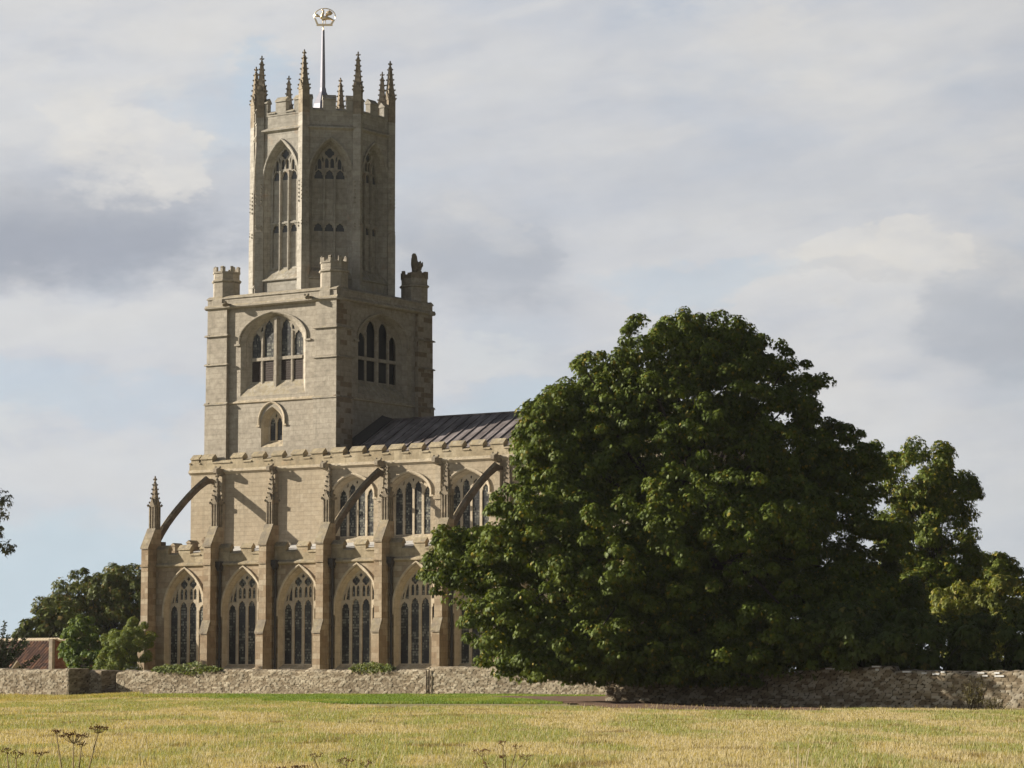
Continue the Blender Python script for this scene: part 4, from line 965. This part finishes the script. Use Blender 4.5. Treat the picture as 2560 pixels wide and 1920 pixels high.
# ------------------------------------------------------------------ trees
def unit(v): return v / np.maximum(np.linalg.norm(v, axis=-1, keepdims=True), 1e-9)
def leaf_mesh(name, P, Nrm, Ax, size, col, parent, mat, fingers=5, spread=1.15, droop=0.35, wid=0.30):
    """palmate leaves: fingers fanned about the axis Ax in the plane normal to Nrm, drooping at their tips"""
    n = len(P); Bx = np.cross(Nrm, Ax); V = np.empty((n, fingers, 4, 3))
    for k in range(fingers):
        t = 0.0 if fingers == 1 else (k / (fingers - 1) - 0.5) * 2 * spread
        dirv = Ax * np.cos(t) + Bx * np.sin(t); side = -Ax * np.sin(t) + Bx * np.cos(t)
        L = (size * (1.0 - 0.28 * abs(t) / max(spread, 0.1)))[:, None]; dn = np.zeros((n, 3)); dn[:, 2] = -1
        V[:, k, 0] = P; V[:, k, 1] = P + dirv * L * 0.6 + side * L * wid * 0.5 + dn * L * droop * 0.3
        V[:, k, 2] = P + dirv * L + dn * L * droop; V[:, k, 3] = P + dirv * L * 0.6 - side * L * wid * 0.5 + dn * L * droop * 0.3
    return mesh_np(name, V.reshape(-1, 3), np.arange(n * fingers * 4).reshape(-1, 4), mat, parent, col=np.repeat(col, fingers * 4, 0))
def crown_clumps(lobes, n, rng, inner=0.2, inset=0.9):
    out = []; area = np.array([(a * b + b * c + a * c) for _, (a, b, c) in lobes]); pr = area / area.sum()
    C = np.array([c for c, _ in lobes]); Rr = np.array([r for _, r in lobes])
    while len(out) < n:
        k = rng.choice(len(lobes), p=pr); v = unit(rng.normal(size=3)[None])[0]
        f = inset if rng.random() > inner else rng.uniform(0.45, 0.85)
        p = C[k] + v * Rr[k] * f
        ins = (((p - C) / (Rr * 0.86)) ** 2).sum(1) < 1; ins[k] = False
        if ins.any() and f == inset: continue
        out.append((p, unit((v / Rr[k])[None])[0]))
    return np.array([o[0] for o in out]), np.array([o[1] for o in out])
def make_tree(name, label, base, lobes, n_cl, per, cl_r, leaf, pal, mat='leaf', fingers=5, seed=1, group=None, trunk_r=0.5, flat=0.7, inner=0.25, cat='tree', limb_n=9, zmin=None, droop=0.35, wid=0.30, up=0.35, masses=None, core=0.0):
    rng = np.random.default_rng(seed); root = empty(name, base, label, cat, group); b = np.array(base)
    lobes = [(np.array(c, float), np.array(r, float)) for c, r in lobes]
    if masses:
        mc, mn = crown_clumps(lobes, masses[0], rng, 0.12, 1.0)
        mr = masses[1] + (masses[2] - masses[1]) * rng.random(len(mc)); mc = mc - mn * (mr * 0.75)[:, None]
        lobes_c = [(a, np.array([r_, r_, r_ * 0.72])) for a, r_ in zip(mc, mr)]
        cc, cn = crown_clumps(lobes_c, n_cl, rng, inner, 0.95)
        k_ = int(n_cl * core); c2, n2 = crown_clumps([(a, b_ * 0.92) for a, b_ in lobes], k_, rng, 1.0); cc[:k_], cn[:k_] = c2, n2
    else: cc, cn = crown_clumps(lobes, n_cl, rng, inner)
    if zmin is not None: cc[:, 2] = np.maximum(cc[:, 2], zmin + rng.random(n_cl) * 0.6)
    rr = cl_r[0] + (cl_r[1] - cl_r[0]) * rng.random(n_cl)
    if masses: rr[:k_] *= 1.5
    # leaves lie on the outer and upper shell of every clump
    K = np.repeat(np.arange(n_cl), per); m = len(K)
    v = unit(rng.normal(size=(m, 3)) + cn[K] * 0.55 + np.array([0, 0, up])); sh = rng.random(m) ** 0.35
    P = cc[K] + v * (rr[K] * sh)[:, None] * np.array([1, 1, flat])
    P[:, 2] -= 0.18 * rr[K] * (v[:, 0] ** 2 + v[:, 1] ** 2) * 1.2
    Nn = unit(v * 0.95 + np.array([0, 0, 0.40]) + rng.normal(size=(m, 3)) * 0.42)
    ax = v * np.array([1, 1, 0.2]) + np.array([0, 0, -0.35]) + rng.normal(size=(m, 3)) * 0.35
    ax = unit(ax - (ax * Nn).sum(1, keepdims=True) * Nn)
    sz = leaf * (0.65 + 0.7 * rng.random(m)); cl_t = rng.random(n_cl)
    col = pal(rng, cl_t[K], sh, m)
    # twigs and limbs
    tm = MB(); z1 = max(c[2] for c, _ in lobes); cx = np.mean([c for c, _ in lobes], 0)
    hub = np.array([b[0] * 0.5 + cx[0] * 0.5, b[1] * 0.5 + cx[1] * 0.5, b[2] + (z1 - b[2]) * 0.42])
    mid = (b + hub) / 2 + np.array([0.06, -0.05, 0]) * trunk_r
    tm.tube([b - [0, 0, 0.3], b + [0, 0, 0.2], mid, hub], [trunk_r * 1.5, trunk_r * 1.1, trunk_r * 0.85, trunk_r * 0.7], 9)
    leader = np.array([cx[0], cx[1], hub[2] + (z1 - hub[2]) * 0.7]); tm.tube([hub, (hub + leader) / 2 + rng.normal(size=3) * 0.3, leader], [trunk_r * 0.65, trunk_r * 0.4, trunk_r * 0.12], 7)
    trunk = tm.build('trunk', 'bark', root)
    lm = MB()
    for i in rng.choice(n_cl, min(limb_n * 3, n_cl), replace=False):
        f = rng.uniform(0.25, 1.0); st_p = b + (hub - b) * (0.55 + 0.45 * f); e = cc[i]; q = st_p + (e - st_p) * 0.5 + np.array([0, 0, 0.12 * np.linalg.norm(e - st_p)])
        lm.tube([st_p, q, e], [trunk_r * 0.22, trunk_r * 0.11, trunk_r * 0.03], 5)
    lm.build('limbs', 'bark', root)
    leaf_mesh('crown', P, Nn, ax, sz, col, root, mat, fingers, droop=droop, wid=wid)
    return root
def palette(dark, light, tip, tipf=0.08, clump=0.35):
    def f(rng, ct, sh, m):
        t = np.clip(0.25 + 0.75 * (clump * ct + (1 - clump) * rng.random(m)), 0, 1); c = lerp(dark, light, t)
        k = (rng.random(m) < tipf * (0.5 + ct))[:, None]; c = np.where(k, np.array(tip)[None] * (0.7 + 0.5 * rng.random((m, 1))), c)
        return c
    return f
def L3(u, v, d, ru, rd, rv, ):
    """crown lobe centred on a sight line at depth d; sizes in photograph pixels across and up, metres in depth"""
    k = (960 - v) / F_PX; h = d * (k * math.cos(PIT) + math.sin(PIT)) / (math.cos(PIT) - k * math.sin(PIT))
    zc = d * math.cos(PIT) + h * math.sin(PIT); s = (u - 1280) * zc / F_PX; x, y = xy(s, d); q = zc / F_PX
    return ((x, y, 1.6 + h), (ru * q, rd, rv * q))
# the great chestnut
bx_, by_ = xy(su(1740, 124), 124)
CH = [L3(1700, 1190, 124, 350, 7.0, 340), L3(1765, 890, 124, 165, 4.0, 125), L3(1680, 865, 123, 110, 3.0, 85), L3(1830, 870, 124, 90, 3.0, 90), L3(1425, 1105, 121, 95, 3.0, 110), L3(1435, 1040, 121.5, 95, 3.0, 95), L3(1640, 980, 122.5, 190, 4.2, 165), L3(1900, 1010, 125, 150, 4.2, 160),
      L3(1505, 1150, 121, 165, 4.2, 185), L3(1380, 1365, 118.5, 155, 4.4, 165), L3(1195, 1405, 119.5, 112, 3.0, 110), L3(1355, 1560, 117.2, 155, 3.8, 140), L3(1320, 1610, 117.5, 100, 2.6, 80), L3(1450, 1600, 120, 140, 2.6, 100), L3(1500, 1635, 118.6, 110, 2.2, 66), L3(1430, 1635, 115.8, 130, 3.2, 75), L3(1750, 1645, 116.0, 250, 3.4, 78),
      L3(1560, 1460, 117, 240, 4.4, 240), L3(1800, 1400, 118, 270, 5.0, 280), L3(2060, 1190, 126, 155, 4.5, 140), L3(2060, 1380, 124, 190, 4.8, 210),
      L3(2060, 1560, 118, 190, 4.8, 150), L3(1850, 1590, 116.0, 230, 3.6, 125), L3(1640, 1610, 116.0, 170, 3.2, 105), L3(2020, 1620, 115.5, 150, 3.4, 80), L3(1480, 1610, 115.2, 150, 3.0, 85)]
make_tree('horse_chestnut', 'great dark horse chestnut tree with a broad domed crown overhanging the churchyard wall', (bx_, by_, zg(bx_, by_)), CH, 4200, 104, (0.26, 0.58), 0.118,
          palette((0.024, 0.048, 0.010), (0.118, 0.150, 0.020), (0.20, 0.165, 0.022), 0.05, 0.45), seed=21, trunk_r=0.75, flat=0.62, inner=0.28, limb_n=14, zmin=1.15, droop=0.5, wid=0.36, masses=(600, 0.6, 1.3), core=0.25)
# right-hand background trees
x, y = xy(su(2330, 140), 140)
make_tree('lime_tree', 'tall narrow tree rising behind the chestnut at right with sky showing through its crown', (x, y, 0.7), [L3(2305, 1185, 140, 88, 2.2, 85), L3(2385, 1235, 140, 48, 1.6, 55), L3(2350, 1340, 140, 72, 2.0, 100), L3(2275, 1330, 141, 75, 2.2, 110), L3(2395, 1425, 140, 62, 1.8, 60), L3(2320, 1480, 140, 100, 2.6, 90)],
          260, 150, (0.38, 0.72), 0.14, palette((0.050, 0.078, 0.012), (0.115, 0.145, 0.022), (0.24, 0.21, 0.03), 0.12), seed=31, fingers=3, wid=0.62, trunk_r=0.25, inner=0.15, limb_n=12)
x, y = xy(su(2490, 146), 146)
make_tree('leafy_tree', 'rounded green tree behind the yellowing tree at the far right edge', (x, y, 0.75), [L3(2485, 1440, 146, 62, 1.8, 55), L3(2540, 1500, 146, 55, 1.8, 70), L3(2440, 1530, 146, 80, 2.0, 80)], 90, 110, (0.4, 0.7), 0.17, palette((0.06, 0.09, 0.015), (0.13, 0.155, 0.022), (0.2, 0.17, 0.03), 0.1), seed=32, fingers=3, wid=0.62, trunk_r=0.2)
x, y = xy(su(2460, 136), 136)
make_tree('yellowing_tree', 'yellowing bushy tree catching the sun at the far right', (x, y, 0.75), [L3(2395, 1510, 136, 55, 1.2, 52), L3(2500, 1495, 136, 60, 1.4, 58), L3(2450, 1590, 135.5, 110, 1.8, 75), L3(2560, 1550, 136, 60, 1.4, 75)], 150, 130, (0.28, 0.55), 0.13, palette((0.075, 0.105, 0.018), (0.175, 0.190, 0.032), (0.28, 0.25, 0.06), 0.15), seed=33, fingers=3, wid=0.62, mat='leaf_soft', trunk_r=0.2)
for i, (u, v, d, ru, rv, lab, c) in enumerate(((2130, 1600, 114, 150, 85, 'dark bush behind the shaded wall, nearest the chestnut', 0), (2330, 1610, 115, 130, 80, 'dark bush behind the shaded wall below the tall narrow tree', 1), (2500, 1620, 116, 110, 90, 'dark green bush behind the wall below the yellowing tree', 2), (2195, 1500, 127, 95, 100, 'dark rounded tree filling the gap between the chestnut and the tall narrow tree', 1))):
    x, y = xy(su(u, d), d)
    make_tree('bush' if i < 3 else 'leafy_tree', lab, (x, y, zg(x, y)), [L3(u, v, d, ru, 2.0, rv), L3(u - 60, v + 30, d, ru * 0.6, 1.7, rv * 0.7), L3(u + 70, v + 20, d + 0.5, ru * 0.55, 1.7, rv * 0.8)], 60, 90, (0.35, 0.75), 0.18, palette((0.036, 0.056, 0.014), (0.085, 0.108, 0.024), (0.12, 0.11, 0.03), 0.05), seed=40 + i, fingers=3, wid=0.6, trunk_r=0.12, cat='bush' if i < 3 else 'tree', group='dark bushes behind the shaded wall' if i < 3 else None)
# left-hand trees
x, y = xy(su(250, 206), 206)
make_tree('broadleaf_tree', 'large dark green tree beyond the west end of the church at left', (x, y, 0.8), [L3(255, 1490, 206, 90, 3.4, 85), L3(190, 1530, 206, 70, 3, 80), L3(330, 1500, 206, 90, 3.2, 90), L3(130, 1600, 206, 70, 2.6, 70), L3(270, 1600, 205, 130, 3, 80), L3(390, 1560, 206, 90, 3, 110)],
          520, 110, (0.35, 0.75), 0.17, palette((0.045, 0.065, 0.016), (0.11, 0.125, 0.030), (0.20, 0.15, 0.05), 0.09), seed=51, fingers=3, trunk_r=0.4, limb_n=12, wid=0.62, masses=(110, 0.7, 1.4), core=0.25)
x, y = xy(su(85, 200), 200)
make_tree('broadleaf_tree', 'smaller bright green tree behind the tiled roof at far left', (x, y, 0.8), [L3(110, 1600, 200, 55, 2, 60), L3(150, 1570, 200, 50, 2, 60), L3(70, 1640, 200, 60, 2, 40)], 50, 100, (0.5, 0.9), 0.26, palette((0.055, 0.080, 0.018), (0.11, 0.125, 0.03), (0.16, 0.12, 0.04), 0.08), seed=52, masses=None, fingers=4, trunk_r=0.25, wid=0.6)
x, y = xy(su(205, 174), 174)
make_tree('sapling', 'vivid green sapling just behind the gap in the wall at left', (x, y, 0.7), [L3(205, 1580, 174, 38, 0.9, 42), L3(210, 1640, 174, 52, 1.1, 40), L3(190, 1610, 174, 40, 0.9, 40), L3(235, 1655, 173, 40, 1, 30)], 80, 100, (0.2, 0.4), 0.13, palette((0.055, 0.095, 0.014), (0.11, 0.165, 0.024), (0.14, 0.17, 0.03), 0.1), seed=53, fingers=3, wid=0.7, mat='leaf_soft', trunk_r=0.08)
x, y = xy(su(310, 171), 171)
make_tree('shrub', 'light yellow-green shrub leaning against the west corner of the church', (x, y, 0.7), [L3(322, 1630, 171, 50, 1.2, 70), L3(285, 1660, 170.5, 45, 1.1, 45), L3(340, 1590, 172, 38, 1, 45), L3(300, 1610, 172, 40, 1.1, 50)], 130, 200, (0.2, 0.42), 0.075, palette((0.085, 0.122, 0.018), (0.150, 0.190, 0.030), (0.20, 0.18, 0.05), 0.08), seed=54, fingers=3, wid=0.6, mat='leaf_soft', trunk_r=0.06, cat='shrub')
x, y = xy(su(-170, 222), 222)
make_tree('broadleaf_tree', 'sparse tree whose leafy branch ends reach in at the left edge above the tiled roof', (x, y, 0.8), [L3(-85, 1240, 222, 118, 3.2, 80), L3(-40, 1270, 222, 72, 2.4, 62), L3(-50, 1360, 222, 78, 2.6, 45), L3(-180, 1150, 222, 130, 3.2, 90), L3(-230, 1320, 222, 120, 3.4, 110)], 110, 34, (0.5, 1.0), 0.26, palette((0.025, 0.034, 0.012), (0.055, 0.06, 0.022), (0.12, 0.09, 0.04), 0.08), seed=55, fingers=3, wid=0.6, trunk_r=0.35, limb_n=14)
# spiky dark shrub by the roof
x, y = xy(su(-5, 182), 182); sp = empty('monkey_puzzle', (x, y, 0.7), 'dark spiky shrub with stiff upright branches in front of the tiled roof', 'shrub')
tm = MB(); lv = []; rng = np.random.default_rng(61)
for i in range(16):
    aa = rng.uniform(0, 2 * np.pi); L = rng.uniform(1.3, 3.4); el = rng.uniform(0.5, 1.3)
    if i == 0: aa, L, el = PSI, 2.7, 0.75
    if i == 1: aa, L, el = PSI, 2.9, 1.05
    p0 = np.array([x, y, 1.1 + rng.random() * 0.7]); dirv = np.array([math.cos(aa) * math.cos(el), math.sin(aa) * math.cos(el), math.sin(el)])
    p1 = p0 + dirv * L * 0.5; p2 = p0 + dirv * L + np.array([0, 0, 0.25]); tm.tube([p0, p1, p2], [0.06, 0.05, 0.02], 5)
    for t in np.linspace(0.15, 1, 26): lv.append((p0 + (p2 - p0) * t, dirv))
tm.tube([(x, y, 0.5), (x, y, 2.2)], [0.14, 0.08], 6); tm.build('trunk', 'bark', sp)
LP = np.repeat(np.array([a for a, _ in lv]), 7, 0); LD = np.repeat(np.array([b for _, b in lv]), 7, 0); rn = unit(rng.normal(size=LP.shape)); LN = unit(np.cross(LD, rn)); LA = unit(rn * 0.9 + LD * 0.7); LA = unit(LA - (LA * LN).sum(1, keepdims=True) * LN)
leaf_mesh('foliage', LP, LN, LA, np.full(len(LP), 0.24), np.repeat(np.array([[0.03, 0.045, 0.02]]), len(LP), 0) * (0.6 + 0.8 * rng.random((len(LP), 1))), sp, 'leaf', 1, droop=0.1, wid=0.3)

# ------------------------------------------------------------------ ivy, weeds and dry plants
def ivy(lab, a0, a1, zt, n, seed):
    rng = np.random.default_rng(seed); root = empty('ivy', ((a0 + a1) / 2, YW2, zt), lab, 'ivy')
    t = rng.random(n); a = a0 + (a1 - a0) * t; hump = np.sin(np.pi * np.clip(t, 0, 1)) ** 0.7 * (0.5 + vnoise(a, a * 0, 0.8, seed))
    P = np.stack([a, YW2 + 0.25 - 0.4 * rng.random(n), zt + (rng.random(n) - 0.42) * 0.50 * hump * (0.35 + 1.3 * vnoise(a, a * 0, 0.55, seed + 3, 2) ** 1.5)], 1)
    N = unit(rng.normal(size=(n, 3)) * 0.5 + np.array([0, -0.6, 0.7])); A = rng.normal(size=(n, 3)); A = unit(A - (A * N).sum(1, keepdims=True) * N)
    leaf_mesh('foliage', P, N, A, 0.08 + 0.06 * rng.random(n), lerp((0.07, 0.11, 0.02), (0.19, 0.22, 0.045), rng.random(n)), root, 'leaf_soft', 3, wid=0.5)
    tm = MB(); pts = [(q, YW2 + 0.1 + 0.05 * math.sin(q * 5), zt + 0.02) for q in np.linspace(a0, a1, 9)]; tm.tube(pts, [0.015] * 9, 4); tm.build('stem', 'bark', root)
ivy('wide ivy clump trailing over the wall top below the westmost aisle windows', 7.9, 12.6, 2.02, 1500, 71)
ivy('smaller ivy clump on the wall top below the fourth aisle window', 21.2, 23.9, 2.05, 700, 72)
def weed(lab, u, d, h, n, seed, ytop=True):
    rng = np.random.default_rng(seed); x, y = xy(su(u, d), d); z0 = zg(x, y); root = empty('wall_weed', (x, y, z0), lab, 'weed')
    tm = MB(); P = []
    for i in range(n):
        q = rng.normal(size=2) * 0.28; hh = h * rng.uniform(0.5, 1.0); tm.tube([(x + q[0] * 0.4, y + q[1] * 0.4, z0), (x + q[0], y + q[1], z0 + hh)], [0.012, 0.006], 4)
        for t in rng.random(16): P.append((x + q[0] * (0.4 + 0.6 * t), y + q[1] * (0.4 + 0.6 * t), z0 + hh * (0.35 + 0.65 * t)))
    P = np.array(P) + rng.normal(size=(len(P), 3)) * 0.05; N = unit(rng.normal(size=P.shape)); A = rng.normal(size=P.shape); A = unit(A - (A * N).sum(1, keepdims=True) * N)
    tm.build('stem', 'bark', root); leaf_mesh('foliage', P, N, A, np.full(len(P), 0.10), lerp((0.06, 0.05, 0.025), (0.11, 0.10, 0.035), rng.random(len(P))), root, 'leaf_soft', 2, wid=0.4)
weed('tall brown weed growing against the shaded wall at right', 2425, 107.2, 1.35, 30, 81)
weed('low green weed at the foot of the shaded wall near the right edge', 2478, 106.5, 0.55, 14, 82)

def hogweed(lab, u, v, d, heads, seed, spread=0.12):
    """dead umbels: each head is a fan of thin rays ending in seed clusters"""
    rng = np.random.default_rng(seed); k = (960 - v) / F_PX
    zt = 1.6 + d * (k * math.cos(PIT) + math.sin(PIT)) / (math.cos(PIT) - k * math.sin(PIT)); x, y = xy(su(u, d), d); z0 = float(gz(su(u, d), d))
    root = empty('dry_hogweed', (x, y, z0), lab, 'dry plant', 'dead umbel plants in the near grass')
    tm = MB(); rvv = np.array([RV[0], RV[1], 0]); base = np.array([x, y, z0 - 0.05]); zj = zt - (zt - z0) * 0.30
    tm.tube([base, np.array([x + 0.01, y, (z0 + zj) / 2]), np.array([x, y, zj])], [0.011, 0.009, 0.007], 6)
    for (ds, dz, r, sc) in heads:
        c = np.array([x, y, zt]) + rvv * ds + np.array([0, 0, dz]); j = np.array([x, y, zj - rng.random() * 0.08])
        hub = c - np.array([0, 0, r * 0.75]); tm.tube([j, (j + hub) / 2 + rvv * ds * 0.1, hub], [0.0055, 0.0045, 0.0035], 5)
        hd = MB()
        for q in range(sc):
            aa = rng.uniform(0, 2 * math.pi); rr = r * math.sqrt(rng.random()); e = c + np.array([math.cos(aa) * rr, math.sin(aa) * rr, -0.25 * rr + rng.normal() * 0.004])
            tm.tube([hub, (hub + e) / 2 + np.array([0, 0, -0.006]), e], [0.0016, 0.0013, 0.001], 3)
            for w in range(6):
                g = e + rng.normal(size=3) * np.array([0.007, 0.007, 0.004]); hd.octa(g, rng.uniform(0.003, 0.0048))
        hd.build('seed_head', M['dry_seed'], root)
    tm.build('stem', M['dry_stem'], root)
M['dry_stem'] = plain('dry_stem', (0.26, 0.20, 0.10), 0.85, vary=0.3, scale=20, bump=0)
M['dry_seed'] = plain('dry_seed', (0.20, 0.105, 0.05), 0.9, vary=0.5, scale=60, bump=0)
hogweed('tall dead umbel with two broad brown seed heads near the bottom left corner', 192, 1832, 15.2, [(0.0, 0.0, 0.075, 26), (0.125, 0.035, 0.05, 18), (-0.09, 0.01, 0.02, 8), (0.04, -0.05, 0.03, 5)], 91)
hogweed('sparse dead umbel at the extreme bottom left corner', 50, 1878, 16.0, [(0.0, 0.0, 0.055, 9), (0.125, 0.0, 0.04, 7), (-0.05, 0.015, 0.03, 5)], 92)
hogweed('open branching dead umbel left of bottom centre, only its tip in view', 870, 1896, 18.0, [(0.0, 0.0, 0.06, 12), (0.12, -0.02, 0.04, 6), (-0.20, 0.03, 0.05, 6)], 93)
hogweed('wide branching dead umbel right of bottom centre', 1258, 1852, 22.0, [(0.0, 0.0, 0.05, 9), (-0.16, -0.06, 0.08, 12), (0.10, -0.03, 0.04, 6), (0.02, -0.11, 0.05, 10), (0.18, -0.10, 0.06, 9), (-0.12, -0.16, 0.06, 7)], 94)
hogweed('low dead umbel between the other two at the bottom edge', 760, 1912, 17.0, [(0.0, 0.0, 0.07, 14), (-0.12, -0.01, 0.05, 10)], 95)
x, y = xy(su(1985, 20), 20); z0 = float(gz(su(1985, 20), 20))
mb = MB()
for ds, zt in ((-0.055, 1.13), (0.015, 1.15), (0.09, 1.10), (-0.02, 1.02), (0.05, 1.05)): mb.tube([(x, y, z0), (x + RV[0] * ds * 0.3, y + RV[1] * ds * 0.3, 0.75), (x + RV[0] * ds, y + RV[1] * ds, zt + 0.02)], [0.006, 0.005, 0.002], 5)
tag(mb.build('pale_stalk', plain('bleached_stalk', (0.62, 0.52, 0.36), 0.8, vary=0.15, bump=0)), 'bleached pale grass stalks forking upward at the bottom right', 'dry stalk')

# ------------------------------------------------------------------ cottage at far left
HD = 3.0; ex, ey = xy(su(131, 190), 190); hx, hy = ex, ey + HD      # the eaves corner against the end wall
house = empty('cottage', (hx - 3.5, hy, 0.75), 'low cottage with red clay pantile roof and a brick end wall at the left edge', 'house')
HX0, HX1 = hx - 10.0, hx; ZR_, ZE_ = 4.02, 1.55                        # ridge and eaves
mb = MB()
mb.loft([[(xx, hy - HD + 0.2, 0.5), (xx, hy + HD, 0.5), (xx, hy + HD, ZE_ - 0.10), (xx, hy, ZR_ - 0.14), (xx, hy - HD + 0.2, ZE_ + 0.02)] for xx in (HX0, HX1 - 0.01)])
mb.build('wall', 'nave', house)
nx_ = int((HX1 - HX0) / 0.03); xs_ = np.linspace(HX0, HX1 - 0.005, nx_); ts = np.linspace(0, 1, 40)
XX, TT = np.meshgrid(xs_, ts); wave = 0.11 * np.abs(np.sin(XX / 0.27 * np.pi)) - 0.06; lap = 0.03 * (TT * 13 % 1)
for sgn in (-1, 1):
    V = np.stack([XX, hy + sgn * TT * (HD + 0.12), ZR_ - TT * (ZR_ - ZE_) * (HD + 0.12) / HD + wave + lap], -1).reshape(-1, 3); r, c = np.meshgrid(np.arange(39), np.arange(nx_ - 1), indexing='ij'); q = (r * nx_ + c).ravel()
    mesh_np('roof', V, np.stack([q, q + 1, q + nx_ + 1, q + nx_], 1), 'pantile', house)
mb = MB()
for k in range(39): mb.tube([(HX0 + k * 0.255, hy, ZR_ + 0.03), (HX0 + k * 0.255 + 0.25, hy, ZR_ + 0.05)], [0.12, 0.13], 8)
mb.build('ridge_tiles', 'cream', house)
mb = MB(); ys = hy - HD - 0.16
mb.hexa([(HX1, ys + 0.24, 0.5), (HX1 + 0.34, ys + 0.24, 0.5), (HX1 + 0.34, hy + HD, 0.5), (HX1, hy + HD, 0.5), (HX1, ys + 0.24, 4.02), (HX1 + 0.34, ys + 0.24, 4.02), (HX1 + 0.34, hy + HD, 2.1), (HX1, hy + HD, 2.1)])
mb.build('end_wall', 'brick', house)
mb = MB()
mb.hexa([(HX1 - 0.04, ys + 0.2, 4.02), (HX1 + 0.40, ys + 0.2, 4.02), (HX1 + 0.40, hy + HD, 2.1), (HX1 - 0.04, hy + HD, 2.1), (HX1 - 0.04, ys + 0.2, 4.12), (HX1 + 0.40, ys + 0.2, 4.12), (HX1 + 0.40, hy + HD, 2.2), (HX1 - 0.04, hy + HD, 2.2)])
mb.build('coping', 'cream', house)
mb = MB(); mb.box(HX1 - 0.01, HX1 + 0.30, ys, ys + 0.235, 0.5, 4.06)
mb.build('quoin', 'pinnacle', house)
ox, oy = xy(su(50, 184), 184)                                       # small outbuilding in front of it
ob_ = empty('outbuilding', (ox, oy, 0.7), 'tiny gabled stone outbuilding just above the wall in front of the cottage', 'shed')
mb = MB(); GW = 0.95
mb.loft([[(xx, oy - GW, 0.5), (xx, oy + GW, 0.5), (xx, oy + GW, 1.7), (xx, oy, 2.62), (xx, oy - GW, 1.7)] for xx in (ox - 2.4, ox)]); mb.build('wall', 'nave', ob_)
mb = MB()
for sgn in (-1, 1): mb.hexa([(ox - 2.5, oy, 2.60), (ox - 0.2, oy, 2.60), (ox - 0.2, oy + sgn * 1.1, 1.55), (ox - 2.5, oy + sgn * 1.1, 1.55), (ox - 2.5, oy, 2.70), (ox - 0.2, oy, 2.70), (ox - 0.2, oy + sgn * 1.1, 1.65), (ox - 2.5, oy + sgn * 1.1, 1.65)])
mb.build('roof', 'pantile', ob_)
mb = MB(); mb.tube([(ox - 2.5, oy, 2.70), (ox - 0.2, oy, 2.70)], [0.09, 0.09], 6); mb.build('ridge_tiles', 'cream', ob_)

# ------------------------------------------------------------------ thin haze volume added to soften the darkest shade
hb = MB(); pts = [xy(-640, -290), xy(640, -290), xy(640, 740), xy(-640, 740)]
hb.hexa([(px, py, -2.2) for px, py in pts] + [(px, py, 47.0) for px, py in pts])
hm = bpy.data.materials.new('softening_haze'); hm.use_nodes = True; ht = hm.node_tree; ht.nodes.clear()
ho = ht.nodes.new('ShaderNodeOutputMaterial'); hv = ht.nodes.new('ShaderNodeVolumePrincipled')
hv.inputs['Color'].default_value = (0.93, 0.96, 1.0, 1); hv.inputs['Density'].default_value = 0.00006; hv.inputs['Anisotropy'].default_value = 0.2
ht.links.new(hv.outputs[0], ho.inputs['Volume'])
tag(hb.build('haze', hm), kind='stuff')
